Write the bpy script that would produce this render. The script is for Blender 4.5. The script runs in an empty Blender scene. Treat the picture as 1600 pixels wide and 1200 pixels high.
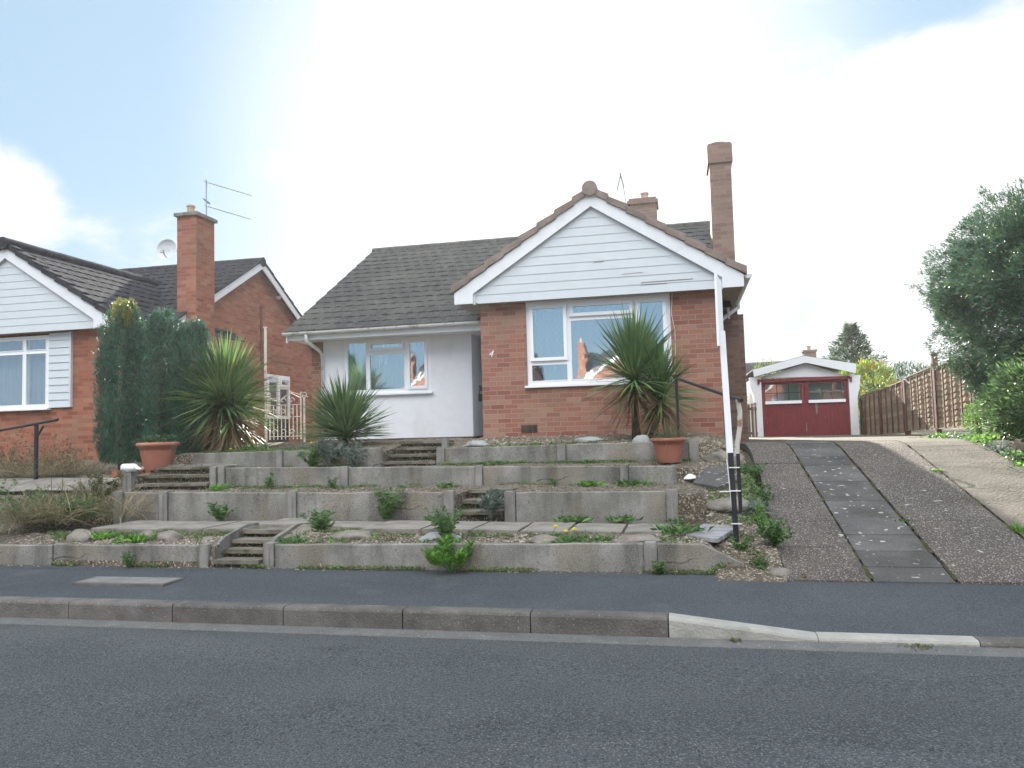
import bpy, math, random
import numpy as np
from mathutils import Vector, Matrix, noise
random.seed(7); rng = np.random.default_rng(7)
sc = bpy.context.scene; COL = sc.collection
R = math.radians
# ------------------------------------------------------------------ camera
yaw, pitch, roll = 0.2153, 0.0609, 0.0267
fw = Vector((-math.sin(yaw)*math.cos(pitch), math.cos(yaw)*math.cos(pitch), math.sin(pitch)))
rt = Vector((math.cos(yaw), math.sin(yaw), 0)); up = rt.cross(fw)
r2 = rt*math.cos(roll) - up*math.sin(roll); u2 = rt*math.sin(roll) + up*math.cos(roll)
cd = bpy.data.cameras.new('camera'); cam = bpy.data.objects.new('camera', cd); COL.objects.link(cam)
cam.matrix_world = Matrix(((r2.x,u2.x,-fw.x,0),(r2.y,u2.y,-fw.y,0),(r2.z,u2.z,-fw.z,1.37),(0,0,0,1)))
cd.lens = 27; cd.sensor_width = 36; cd.clip_end = 3000; cd.clip_start = .05
sc.camera = cam
# ------------------------------------------------------------------ sun, sky, exposure
AZ, EL = 9.8, 20.5            # sun is AZ degrees left of +Y, EL above the horizon
sd = Vector((-math.sin(R(AZ))*math.cos(R(EL)), math.cos(R(AZ))*math.cos(R(EL)), math.sin(R(EL))))
sl = bpy.data.lights.new('sun', 'SUN'); sl.energy = 5.0; sl.angle = R(.6); sl.color = (1, .93, .82)
so = bpy.data.objects.new('sun', sl); COL.objects.link(so); so.rotation_euler = sd.to_track_quat('Z', 'Y').to_euler()
sc.view_settings.view_transform = 'Standard'; sc.view_settings.look = 'None'
sc.view_settings.exposure = 1.8; sc.view_settings.gamma = 1
GLARE_HAZE = .00065
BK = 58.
W = bpy.data.worlds.new('World'); sc.world = W; W.use_nodes = True
nt = W.node_tree; N = nt.nodes; L = nt.links; N.clear()
def nd(t, **k):
    n = N.new(t)
    for a, v in k.items(): setattr(n, a, v)
    return n
def mth(op, a, b=None, clamp=False):
    n = nd('ShaderNodeMath', operation=op); n.use_clamp = clamp
    for i, v in enumerate((a, b)):
        if v is None: continue
        if isinstance(v, (int, float)): n.inputs[i].default_value = v
        else: L.new(v, n.inputs[i])
    return n.outputs[0]
def rng_map(v, a, b, c=0., d=1.):
    n = nd('ShaderNodeMapRange'); n.interpolation_type = 'SMOOTHSTEP'
    L.new(v, n.inputs[0])
    for i, q in enumerate((a, b, c, d)): n.inputs[i+1].default_value = q
    return n.outputs[0]
sky = nd('ShaderNodeTexSky', sky_type='NISHITA'); sky.sun_disc = False
sky.sun_elevation = R(EL); sky.sun_rotation = R(-AZ); sky.altitude = 50; sky.air_density = 1.0; sky.dust_density = .7; sky.ozone_density = 2.0
tc = nd('ShaderNodeTexCoord'); dirv = tc.outputs['Generated']
sx = nd('ShaderNodeSeparateXYZ'); L.new(dirv, sx.inputs[0])
def dotd(v):
    n = nd('ShaderNodeVectorMath', operation='DOT_PRODUCT'); L.new(dirv, n.inputs[0]); n.inputs[1].default_value = v; return n.outputs['Value']
den = mth('ADD', mth('ABSOLUTE', sx.outputs[2]), .35)
cb = nd('ShaderNodeCombineXYZ'); L.new(mth('DIVIDE', sx.outputs[0], den), cb.inputs[0]); L.new(mth('DIVIDE', sx.outputs[1], den), cb.inputs[1])
cn = nd('ShaderNodeTexNoise'); L.new(cb.outputs[0], cn.inputs['Vector']); cn.inputs['Scale'].default_value = 2.6; cn.inputs['Detail'].default_value = 7; cn.inputs['Roughness'].default_value = .62; cn.inputs['Distortion'].default_value = .4
cnf = cn.outputs['Fac']
glow = rng_map(dotd(sd), .90, .994)                         # thin bright cloud veil round the sun
def pixdir(px, py): return (fw + r2*((px-800)/1200) - u2*((py-600)/1200)).normalized()
def bank(px, py, r0, r1, amt):                              # a cloud bank in one part of the sky, broken up by the noise
    d = dotd(pixdir(px, py)); return mth('MULTIPLY', rng_map(d, math.cos(R(r0)), math.cos(R(r1))), amt)
wob = mth('MULTIPLY', mth('SUBTRACT', cnf, .5), 3.2)
cov = mth('ADD', bank(30, 345, 6, 1, .52), bank(-140, 320, 9, 3, .5))
for q in ((230, 385, 5, .5, .45), (1750, 330, 19, 5, .85), (1290, 190, 7, 2, .7), (590, 30, 5, 1, .6), (1430, 110, 4, 1, .55), (1500, 480, 20, 8, .7), (1200, 500, 4, 1, -.4)):
    cov = mth('ADD', cov, bank(*q))
cloud = rng_map(mth('ADD', cov, wob), .20, .95)
# bright cloud added out of view behind the camera to light the house fronts
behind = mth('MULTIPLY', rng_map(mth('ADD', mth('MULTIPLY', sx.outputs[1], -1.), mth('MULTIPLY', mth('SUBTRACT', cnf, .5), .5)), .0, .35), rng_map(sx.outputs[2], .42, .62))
m1 = nd('ShaderNodeMix', data_type='RGBA'); L.new(cloud, m1.inputs[0])
hs = nd('ShaderNodeHueSaturation'); hs.inputs['Saturation'].default_value = 1.25; hs.inputs['Value'].default_value = .95; L.new(sky.outputs[0], hs.inputs['Color'])
tm = nd('ShaderNodeMix', data_type='RGBA', blend_type='MULTIPLY'); tm.inputs[0].default_value = 1; L.new(hs.outputs[0], tm.inputs[6]); tm.inputs[7].default_value = (.92, 1.10, 1.27, 1)
ev = nd('ShaderNodeMix', data_type='RGBA'); ev.inputs[0].default_value = .78; L.new(tm.outputs[2], ev.inputs[6]); ev.inputs[7].default_value = (7.1, 9.9, 12.4, 1)
lo = nd('ShaderNodeMix', data_type='RGBA'); L.new(mth('MULTIPLY', rng_map(sx.outputs[2], .04, .30, .8, 0.), rng_map(sx.outputs[1], -.3, .3, .1, 1.)), lo.inputs[0]); L.new(ev.outputs[2], lo.inputs[6]); lo.inputs[7].default_value = (9.6, 10.8, 11.6, 1)
L.new(lo.outputs[2], m1.inputs[6]); m1.inputs[7].default_value = (12.2, 12.6, 13.0, 1)
hz = nd('ShaderNodeMix', data_type='RGBA'); L.new(mth('MULTIPLY', glow, .75), hz.inputs[0]); L.new(m1.outputs[2], hz.inputs[6]); hz.inputs[7].default_value = (14.5, 14.8, 14.8, 1)
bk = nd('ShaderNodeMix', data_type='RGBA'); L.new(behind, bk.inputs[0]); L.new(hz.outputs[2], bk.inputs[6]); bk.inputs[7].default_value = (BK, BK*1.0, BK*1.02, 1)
bg = nd('ShaderNodeBackground'); bg.inputs[1].default_value = .05
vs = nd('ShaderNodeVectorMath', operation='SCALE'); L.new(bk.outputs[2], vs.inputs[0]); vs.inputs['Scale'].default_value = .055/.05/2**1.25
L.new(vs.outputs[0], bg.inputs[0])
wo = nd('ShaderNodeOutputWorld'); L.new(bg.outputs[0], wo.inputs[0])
# ------------------------------------------------------------------ materials
def mat(name, cols, scale=5, detail=6, rough=.8, bump=0., bscale=None, stretch=(1,1,1), spec=.3, metal=0, fleck=None, stain=None, island=0, trans=0, coord='Object', crack=None):
    """cols: (pos, rgb) stops over noise; fleck=(scale, thresh, rgb, amt); stain=(scale, stretch, rgb, lo, hi)"""
    m = bpy.data.materials.new(name); m.use_nodes = True; t = m.node_tree; n = t.nodes; l = t.links
    b = n['Principled BSDF']; b.inputs['Roughness'].default_value = rough; b.inputs['Specular IOR Level'].default_value = spec; b.inputs['Metallic'].default_value = metal
    tcn = n.new('ShaderNodeTexCoord'); mp = n.new('ShaderNodeMapping'); mp.inputs['Scale'].default_value = stretch
    l.new(tcn.outputs[coord], mp.inputs[0])
    no = n.new('ShaderNodeTexNoise'); l.new(mp.outputs[0], no.inputs['Vector']); no.inputs['Scale'].default_value = scale; no.inputs['Detail'].default_value = detail; no.inputs['Roughness'].default_value = .6
    cr = n.new('ShaderNodeValToRGB'); e = cr.color_ramp.elements
    while len(e) < len(cols): e.new(.5)
    for i, (p, c) in enumerate(cols): e[i].position = p; e[i].color = (*c, 1)
    l.new(no.outputs['Fac'], cr.inputs[0]); out = cr.outputs[0]
    def mix(f, a, cb_, ty='MIX'):
        x = n.new('ShaderNodeMix'); x.data_type = 'RGBA'; x.blend_type = ty
        if isinstance(f, (int, float)): x.inputs[0].default_value = f
        else: l.new(f, x.inputs[0])
        l.new(a, x.inputs[6])
        if isinstance(cb_, tuple): x.inputs[7].default_value = (*cb_, 1)
        else: l.new(cb_, x.inputs[7])
        return x.outputs[2]
    if stain:
        for (ss, st, rgb, lo, hi) in stain:
            mq = n.new('ShaderNodeMapping'); mq.inputs['Scale'].default_value = st; mq.inputs['Location'].default_value = (ss*1.3, 2.1, .7); l.new(tcn.outputs[coord], mq.inputs[0])
            q = n.new('ShaderNodeTexNoise'); l.new(mq.outputs[0], q.inputs['Vector']); q.inputs['Scale'].default_value = ss; q.inputs['Detail'].default_value = 5
            r = n.new('ShaderNodeMapRange'); r.inputs[1].default_value = lo; r.inputs[2].default_value = hi; l.new(q.outputs['Fac'], r.inputs[0])
            out = mix(r.outputs[0], out, rgb)
    if fleck:
        for (fs, th, rgb, amt) in fleck:
            v = n.new('ShaderNodeTexNoise'); v.inputs['Scale'].default_value = fs; v.inputs['Detail'].default_value = 1; l.new(tcn.outputs[coord], v.inputs['Vector'])
            r = n.new('ShaderNodeMapRange'); r.inputs[1].default_value = th; r.inputs[2].default_value = th+.06; r.inputs[4].default_value = amt; l.new(v.outputs['Fac'], r.inputs[0])
            out = mix(r.outputs[0], out, rgb)
    if crack:
        for (cs, cw, rgb, lo) in crack:
            dn = n.new('ShaderNodeTexNoise'); dn.inputs['Scale'].default_value = cs*2.5; dn.inputs['Detail'].default_value = 5; l.new(tcn.outputs[coord], dn.inputs['Vector'])
            dv = n.new('ShaderNodeVectorMath'); dv.operation = 'MULTIPLY_ADD'; l.new(dn.outputs['Color'], dv.inputs[0]); dv.inputs[1].default_value = (.16/cs,)*3; l.new(tcn.outputs[coord], dv.inputs[2])
            v = n.new('ShaderNodeTexVoronoi'); v.feature = 'DISTANCE_TO_EDGE'; v.inputs['Scale'].default_value = cs; l.new(dv.outputs[0], v.inputs['Vector'])
            r = n.new('ShaderNodeMapRange'); r.inputs[1].default_value = cw; r.inputs[2].default_value = cw*.3; l.new(v.outputs['Distance'], r.inputs[0])
            k = n.new('ShaderNodeTexNoise'); k.inputs['Scale'].default_value = cs*.8; l.new(tcn.outputs[coord], k.inputs['Vector'])
            r2_ = n.new('ShaderNodeMapRange'); r2_.inputs[1].default_value = lo; r2_.inputs[2].default_value = lo+.08; l.new(k.outputs['Fac'], r2_.inputs[0])
            mu = n.new('ShaderNodeMath'); mu.operation = 'MULTIPLY'; l.new(r.outputs[0], mu.inputs[0]); l.new(r2_.outputs[0], mu.inputs[1])
            out = mix(mu.outputs[0], out, rgb)
    if island:
        g = n.new('ShaderNodeNewGeometry'); r = n.new('ShaderNodeMapRange'); l.new(g.outputs['Random Per Island'], r.inputs[0]); r.inputs[3].default_value = 1-island; r.inputs[4].default_value = 1+island
        h = n.new('ShaderNodeHueSaturation'); l.new(r.outputs[0], h.inputs['Value']); l.new(out, h.inputs['Color']); out = h.outputs[0]
    l.new(out, b.inputs['Base Color'])
    if bump:
        bn = n.new('ShaderNodeBump'); bn.inputs['Strength'].default_value = bump; bn.inputs['Distance'].default_value = .02
        bt = n.new('ShaderNodeTexNoise'); bt.inputs['Scale'].default_value = bscale or scale*4; bt.inputs['Detail'].default_value = 4; l.new(mp.outputs[0], bt.inputs['Vector'])
        l.new(bt.outputs['Fac'], bn.inputs['Height']); l.new(bn.outputs[0], b.inputs['Normal'])
    if trans:
        tr = n.new('ShaderNodeBsdfTranslucent'); l.new(out, tr.inputs[0]); ms = n.new('ShaderNodeMixShader'); ms.inputs[0].default_value = trans
        l.new(b.outputs[0], ms.inputs[1]); l.new(tr.outputs[0], ms.inputs[2]); l.new(ms.outputs[0], n['Material Output'].inputs[0])
    return m
def flat(name, rgb, rough=.5, var=.08, **k):
    return mat(name, [(.3, tuple(c*(1-var) for c in rgb)), (.7, tuple(min(1, c*(1+var)) for c in rgb))], rough=rough, **k)
def brick(name, c1, c2, mortar, third, off=0.0, dirt=(.16,.12,.08)):
    m = bpy.data.materials.new(name); m.use_nodes = True; t = m.node_tree; n = t.nodes; l = t.links; b = n['Principled BSDF']
    b.inputs['Roughness'].default_value = .9; b.inputs['Specular IOR Level'].default_value = .15
    tcn = n.new('ShaderNodeTexCoord'); g = n.new('ShaderNodeNewGeometry')
    sp = n.new('ShaderNodeSeparateXYZ'); l.new(tcn.outputs['Object'], sp.inputs[0])
    sn = n.new('ShaderNodeSeparateXYZ'); l.new(tcn.outputs['Normal'], sn.inputs[0])
    ab = n.new('ShaderNodeMath'); ab.operation = 'ABSOLUTE'; l.new(sn.outputs[0], ab.inputs[0])
    gt = n.new('ShaderNodeMath'); gt.operation = 'GREATER_THAN'; gt.inputs[1].default_value = .5; l.new(ab.outputs[0], gt.inputs[0])
    mx = n.new('ShaderNodeMix'); l.new(gt.outputs[0], mx.inputs[0]); l.new(sp.outputs[0], mx.inputs[2]); l.new(sp.outputs[1], mx.inputs[3])
    cb = n.new('ShaderNodeCombineXYZ'); l.new(mx.outputs[0], cb.inputs[0]); l.new(sp.outputs[2], cb.inputs[1])
    wn = n.new('ShaderNodeTexNoise'); wn.inputs['Scale'].default_value = 6; l.new(tcn.outputs['Object'], wn.inputs['Vector'])
    va = n.new('ShaderNodeVectorMath'); va.operation = 'MULTIPLY_ADD'; l.new(wn.outputs['Color'], va.inputs[0]); va.inputs[1].default_value = (.008,.008,.0); l.new(cb.outputs[0], va.inputs[2])
    bt = n.new('ShaderNodeTexBrick'); l.new(va.outputs[0], bt.inputs['Vector'])
    for k, v in (('Scale',1),('Mortar Size',.006),('Mortar Smooth',.3),('Brick Width',.225),('Row Height',.075),('Bias',0.)): bt.inputs[k].default_value = v
    bt.inputs['Color1'].default_value = (*c1,1); bt.inputs['Color2'].default_value = (*c2,1); bt.inputs['Mortar'].default_value = (*mortar,1)
    b2 = n.new('ShaderNodeTexBrick'); l.new(va.outputs[0], b2.inputs['Vector'])       # same bricks, other random picks
    for k, v in (('Scale',1),('Mortar Size',0),('Brick Width',.225),('Row Height',.075),('Bias',-.35)): b2.inputs[k].default_value = v
    b2.inputs['Color1'].default_value = (0,0,0,1); b2.inputs['Color2'].default_value = (1,1,1,1); b2.inputs['Mortar'].default_value = (0,0,0,1)
    mp2 = n.new('ShaderNodeVectorMath'); mp2.operation = 'ADD'; mp2.inputs[1].default_value = (.225*14, .075*22, 0); l.new(va.outputs[0], mp2.inputs[0]); l.new(mp2.outputs[0], b2.inputs['Vector'])
    x = n.new('ShaderNodeMix'); x.data_type = 'RGBA'; l.new(b2.outputs['Color'], x.inputs[0]); l.new(bt.outputs['Color'], x.inputs[6]); x.inputs[7].default_value = (*third,1)
    x2 = n.new('ShaderNodeMix'); x2.data_type = 'RGBA'; l.new(bt.outputs['Fac'], x2.inputs[0]); l.new(x.outputs[2], x2.inputs[6]); x2.inputs[7].default_value = (*mortar,1)
    no = n.new('ShaderNodeTexNoise'); no.inputs['Scale'].default_value = 1.3; no.inputs['Detail'].default_value = 6; l.new(tcn.outputs['Object'], no.inputs['Vector'])
    r = n.new('ShaderNodeMapRange'); r.inputs[1].default_value = .48; r.inputs[2].default_value = .75; r.inputs[4].default_value = .5; l.new(no.outputs['Fac'], r.inputs[0])
    x3 = n.new('ShaderNodeMix'); x3.data_type = 'RGBA'; l.new(r.outputs[0], x3.inputs[0]); l.new(x2.outputs[2], x3.inputs[6]); x3.inputs[7].default_value = (*dirt,1)
    n3 = n.new('ShaderNodeTexNoise'); n3.inputs['Scale'].default_value = 60; n3.inputs['Detail'].default_value = 3; l.new(tcn.outputs['Object'], n3.inputs['Vector'])
    r3 = n.new('ShaderNodeMapRange'); r3.inputs[3].default_value = .7; r3.inputs[4].default_value = 1.3; l.new(n3.outputs['Fac'], r3.inputs[0])
    h = n.new('ShaderNodeHueSaturation'); l.new(r3.outputs[0], h.inputs['Value']); l.new(x3.outputs[2], h.inputs['Color'])
    l.new(h.outputs[0], b.inputs['Base Color'])
    bn = n.new('ShaderNodeBump'); bn.invert = True; bn.inputs['Strength'].default_value = .6; bn.inputs['Distance'].default_value = .006; l.new(bt.outputs['Fac'], bn.inputs['Height']); l.new(bn.outputs[0], b.inputs['Normal'])
    return m
def glass(name, refl=.5, tint=(.85,.92,1)):
    m = bpy.data.materials.new(name); m.use_nodes = True; t = m.node_tree; n = t.nodes; l = t.links; n.remove(n['Principled BSDF'])
    a = n.new('ShaderNodeBsdfGlossy'); a.inputs['Roughness'].default_value = .015; a.inputs['Color'].default_value = (*tint,1)
    tcn = n.new('ShaderNodeTexCoord'); w = n.new('ShaderNodeTexNoise'); w.inputs['Scale'].default_value = 3.0; l.new(tcn.outputs['Object'], w.inputs['Vector'])
    bn = n.new('ShaderNodeBump'); bn.inputs['Strength'].default_value = .025; bn.inputs['Distance'].default_value = .05; l.new(w.outputs['Fac'], bn.inputs['Height']); l.new(bn.outputs[0], a.inputs['Normal'])
    b = n.new('ShaderNodeBsdfTransparent'); b.inputs[0].default_value = (.9,.93,.93,1)
    x = n.new('ShaderNodeMixShader'); x.inputs[0].default_value = refl; l.new(b.outputs[0], x.inputs[1]); l.new(a.outputs[0], x.inputs[2]); l.new(x.outputs[0], n['Material Output'].inputs[0])
    return m
M = {}
M['brick'] = brick('brick', (.32,.142,.098), (.225,.092,.068), (.30,.235,.195), (.37,.235,.17))
M['brick_n'] = brick('brick_red', (.34,.118,.07), (.22,.075,.05), (.25,.16,.12), (.38,.20,.13))
M['brick_dark'] = brick('brick_grey', (.23,.14,.11), (.16,.10,.085), (.20,.17,.15), (.28,.20,.155))
M['render'] = flat('white_render', (.74,.75,.78), .9, .03, scale=9, bump=.25, bscale=160, stain=[(2.2,(1,1,.4),(.60,.60,.60),.55,.85)])
M['white'] = flat('white_paint', (.70,.72,.74), .45, .03, stain=[(5,(1,1,1),(.58,.58,.56),.6,.8)])
M['clad'] = flat('white_boards', (.55,.595,.625), .5, .03, stain=[(3,(1,1,3),(.55,.57,.57),.58,.8)])
M['upvc'] = flat('white_frame', (.80,.82,.84), .3, .01)
M['soffit'] = flat('soffit', (.34,.30,.27), .8, .1)
M['gutter'] = flat('gutter', (.66,.67,.67), .4, .06, stain=[(9,(1,1,1),(.35,.33,.30),.55,.7)])
M['tile'] = mat('roof_tile', [(.3,(.040,.041,.041)),(.55,(.068,.069,.067)),(.75,(.11,.108,.10))], 7, rough=.95, spec=.08, bump=.4, bscale=60, fleck=[(38,.66,(.30,.30,.25),.55)], stain=[(.8,(1,1,1),(.10,.10,.09),.5,.75)])
M['tile_n'] = mat('roof_tile_dark', [(.3,(.024,.025,.032)),(.6,(.045,.046,.055)),(.8,(.08,.08,.085))], 6, rough=.95, spec=.05, bump=.4, bscale=60, fleck=[(30,.67,(.18,.18,.15),.6)])
M['verge'] = mat('verge_tile', [(.3,(.15,.115,.10)),(.7,(.24,.19,.165))], 5, rough=.9, bump=.3, island=.15)
M['conc'] = mat('garden_wall_concrete', crack=[(1.3,.006,(.05,.048,.04),.58)], cols= [(.25,(.12,.115,.10)),(.5,(.205,.20,.18)),(.72,(.31,.30,.275))], scale=3.2, detail=9, rough=.95, bump=.5, bscale=140, stretch=(1,1,.8), stain=[(4,(1.6,1.6,.3),(.085,.083,.072),.47,.70),(1.4,(1,1,1),(.24,.205,.15),.5,.74),(2.3,(1,1,.7),(.075,.085,.05),.60,.75)], fleck=[(110,.60,(.38,.37,.335),.5),(80,.60,(.085,.082,.07),.6),(20,.68,(.07,.075,.045),.6)])
M['conc_post'] = mat('concrete_post', [(.3,(.17,.165,.15)),(.7,(.29,.28,.26))], 5, 8, rough=.95, bump=.5, bscale=50, stain=[(4,(1,1,.4),(.13,.13,.11),.56,.75)])
M['slab'] = mat('paving_slab', [(.3,(.17,.155,.135)),(.7,(.30,.275,.24))], 4, 8, rough=.95, bump=.6, bscale=60, stain=[(3,(1,1,1),(.10,.10,.07),.52,.72)], fleck=[(60,.66,(.38,.37,.33),.5)], island=.12)
M['step'] = mat('old_step', [(.3,(.11,.10,.08)),(.7,(.22,.20,.165))], 5, 8, rough=.95, bump=.7, bscale=50, stain=[(5,(1,1,1),(.06,.065,.035),.5,.7)])
M['riser'] = brick('riser_brick', (.20,.09,.06), (.15,.08,.055), (.12,.11,.09), (.22,.13,.09))
M['kerb'] = mat('kerb_stone', [(.3,(.085,.080,.072)),(.7,(.155,.145,.13))], 6, 8, rough=.9, bump=.5, bscale=70, stain=[(3,(1,1,1),(.085,.08,.075),.52,.72)], fleck=[(80,.65,(.30,.29,.28),.5)], island=.1)
M['kerb_l'] = mat('kerb_pale', [(.3,(.26,.255,.225)),(.7,(.36,.355,.32))], 6, 8, rough=.9, bump=.4, bscale=70, stain=[(3,(1,1,1),(.15,.15,.13),.56,.76)])
M['channel'] = mat('channel', [(.3,(.095,.096,.094)),(.7,(.145,.145,.14))], 5, 8, rough=.9, bump=.3, bscale=80, fleck=[(90,.64,(.27,.27,.26),.6)])
M['road'] = mat('road_asphalt', cols=[(.3,(.058,.064,.066)),(.7,(.092,.099,.101))], scale=.9, detail=8, rough=.8, bump=1.0, bscale=110, fleck=[(90,.55,(.15,.16,.165),.85),(75,.57,(.028,.031,.034),.9),(150,.67,(.34,.34,.34),.7)], stain=[(.45,(.4,1,1),(.046,.050,.054),.45,.70),(.7,(.2,1,1),(.108,.110,.108),.50,.75),(2.2,(1,1,1),(.040,.043,.045),.60,.78)])
M['road_patch'] = mat('road_patch', [(.3,(.056,.061,.064)),(.7,(.084,.09,.094))], 1.3, 8, rough=.85, bump=1.0, bscale=80, fleck=[(85,.57,(.16,.165,.17),.8),(70,.60,(.028,.03,.034),.85),(110,.66,(.33,.33,.32),.7)])
M['pave'] = mat('pavement_asphalt', cols= [(.3,(.050,.057,.064)),(.7,(.068,.077,.084))], scale=1.5, detail=8, rough=.85, bump=.5, bscale=160, fleck=[(100,.57,(.115,.122,.13),.8),(85,.59,(.034,.037,.042),.8)], stain=[(.8,(.5,1,1),(.044,.049,.054),.48,.70),(2.5,(1,1,1),(.085,.09,.092),.58,.78)])
M['agg'] = mat('exposed_aggregate', [(.3,(.070,.060,.051)),(.7,(.125,.108,.092))], 2, 8, rough=.9, bump=.8, bscale=110, fleck=[(72,.60,(.46,.43,.39),.8),(90,.58,(.045,.038,.034),.85),(75,.66,(.30,.22,.17),.6),(11,.735,(.5,.49,.45),.8)], stain=[(1.2,(1,1,1),(.085,.08,.07),.54,.75)])
M['dslab'] = mat('dark_slab', [(.3,(.062,.060,.057)),(.7,(.108,.103,.096))], 3, 8, rough=.9, bump=.4, bscale=60, island=.2, stain=[(2.2,(1,1,1),(.05,.047,.04),.5,.72)], fleck=[(15,.67,(.40,.40,.38),.85),(120,.64,(.25,.25,.24),.5)])
M['rough'] = mat('rough_concrete', crack=[(.9,.012,(.04,.04,.025),.42)], cols= [(.3,(.088,.078,.062)),(.7,(.155,.137,.112))], scale=3, detail=9, rough=.95, bump=.7, bscale=35, stain=[(2,(1,3,1),(.085,.075,.055),.5,.7)], fleck=[(60,.66,(.34,.32,.28),.6)])
M['soil'] = mat('soil_gravel', [(.3,(.055,.045,.032)),(.5,(.11,.09,.066)),(.7,(.20,.17,.13))], 14, 8, rough=1, bump=1.0, bscale=60, fleck=[(48,.58,(.42,.37,.30),.8),(60,.62,(.05,.04,.03),.8)], stain=[(1.6,(1,1,1),(.045,.062,.02),.57,.7)])
M['pebble'] = flat('pebble', (.27,.235,.19), .9, .3, scale=30, island=.4)
M['rock'] = mat('rock', [(.3,(.14,.125,.105)),(.7,(.27,.245,.215))], 7, 8, rough=.95, bump=.7, bscale=40)
M['rock_pale'] = mat('pale_rock', [(.3,(.24,.25,.25)),(.7,(.34,.35,.34))], 7, 8, rough=.95, bump=.4, bscale=40)
M['terra'] = mat('terracotta_plastic', [(.3,(.30,.115,.08)),(.7,(.37,.15,.105))], 4, 6, rough=.6, stain=[(6,(1,1,.5),(.36,.22,.17),.55,.75)])
M['dirt'] = mat('potting_soil', [(.3,(.03,.025,.018)),(.7,(.08,.06,.045))], 30, rough=1, bump=.8)
M['black'] = flat('black_metal', (.022,.024,.028), .45, .2)
M['iron_w'] = flat('cream_iron', (.56,.52,.46), .5, .1, stain=[(12,(1,1,1),(.28,.17,.10),.58,.68)])
M['red'] = mat('red_paint', [(.3,(.145,.022,.027)),(.7,(.20,.032,.038))], 5, 7, rough=.55, bump=.1, stain=[(7,(4,1,.8),(.11,.03,.03),.55,.75)], fleck=[(22,.74,(.38,.30,.28),.8)])
M['red_post'] = flat('red_brown_paint', (.15,.065,.052), .75, .2)
M['fence'] = mat('fence_board', [(.3,(.27,.215,.135)),(.7,(.42,.35,.235))], 5, 8, rough=.9, stretch=(1,1,8), bump=.4, island=.22, stain=[(4,(1,1,3),(.24,.18,.12),.55,.75)])
M['grey_wood'] = mat('weathered_wood', [(.3,(.14,.105,.085)),(.7,(.26,.205,.17))], 6, 8, rough=.95, stretch=(6,6,1), bump=.5, island=.15)
M['gal'] = flat('steel', (.35,.36,.37), .4, .1, metal=.6)
M['dish'] = flat('dish', (.52,.55,.56), .5, .04)
M['lead'] = flat('lead', (.25,.27,.29), .5, .1)
M['cover'] = mat('cover_concrete', [(.3,(.14,.14,.135)),(.7,(.22,.215,.205))], 8, rough=.9, bump=.5, bscale=70)
M['chequer'] = mat('worn_slab', [(.3,(.16,.16,.165)),(.6,(.36,.35,.36)),(.75,(.45,.44,.44))], 3, 9, rough=.95, bump=.5, bscale=60, stretch=(1,4,1))
M['glass'] = glass('glass', .58, (.80,.93,1.0)); M['glass_n'] = glass('glass_neighbour', .36); M['glass_d'] = glass('glass_dusty', .22)
M['net'] = flat('net_curtain', (.36,.40,.45), .9, .05, scale=3, stretch=(7,1,.2), trans=.3)
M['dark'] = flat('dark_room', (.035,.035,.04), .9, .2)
M['star'] = flat('pale_ornament', (.72,.72,.70), .4, .02)
M['pot'] = flat('clay_pot', (.40,.30,.22), .8, .12)
def leafmat(name, a, b, trans=.35, rough=.5, island=.35, scale=2): return mat(name, [(.3,a),(.7,b)], scale, 3, rough=rough, island=island, trans=trans, spec=.35)
M['lf_cord'] = leafmat('cordyline_leaf', (0.077, 0.15, 0.059), (0.164, 0.267, 0.1), .3)
M['lf_cord_y'] = leafmat('cordyline_leaf_yellow', (0.117, 0.172, 0.041), (0.276, 0.331, 0.09), .4)
M['lf_dead'] = leafmat('dead_leaf', (.13,.095,.055), (.24,.18,.10), .3)
M['lf_con'] = leafmat('conifer_leaf', (0.038, 0.104, 0.074), (0.078, 0.179, 0.109), .25, island=.28)
M['lf_gold'] = leafmat('golden_leaf', (0.144, 0.168, 0.036), (0.312, 0.324, 0.084), .4)
M['lf_hedge'] = leafmat('hedge_leaf', (0.038, 0.079, 0.04), (0.076, 0.138, 0.063), .35, island=.3)
M['lf_green'] = leafmat('weed_leaf', (0.09, 0.174, 0.06), (0.168, 0.294, 0.096), .4)
M['lf_bright'] = leafmat('bright_leaf', (0.102, 0.252, 0.036), (0.204, 0.408, 0.072), .45)
M['lf_silver'] = leafmat('silver_leaf', (.13,.17,.14), (.23,.28,.23), .3)
M['lf_yel'] = leafmat('yellow_green_leaf', (.16,.26,.03), (.36,.42,.05), .5)
M['lf_orange'] = leafmat('orange_leaf', (.45,.26,.05), (.55,.33,.08), .4)
M['lf_dark'] = leafmat('dark_leaf', (0.042, 0.083, 0.042), (0.094, 0.156, 0.062), .25)
M['lf_dry'] = leafmat('dry_grass', (0.196, 0.161, 0.098), (0.356, 0.299, 0.184), .35)
M['lf_grass'] = leafmat('grass_blade', (.09,.11,.045), (.18,.19,.085), .4)
M['bark'] = mat('bark', [(.3,(.05,.04,.03)),(.7,(.12,.095,.07))], 12, rough=.95, bump=.8, stretch=(1,1,.3))
M['yellow'] = flat('yellow_petal', (.75,.62,.02), .6, .08)
M['pink'] = flat('pink_petal', (.55,.08,.10), .6, .2)
M['cloth'] = flat('white_rag', (.62,.63,.62), .9, .08)
M['moss'] = mat('moss', [(.3,(.025,.025,.012)),(.7,(.085,.075,.03))], 12, rough=1, bump=1, bscale=60)
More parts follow.
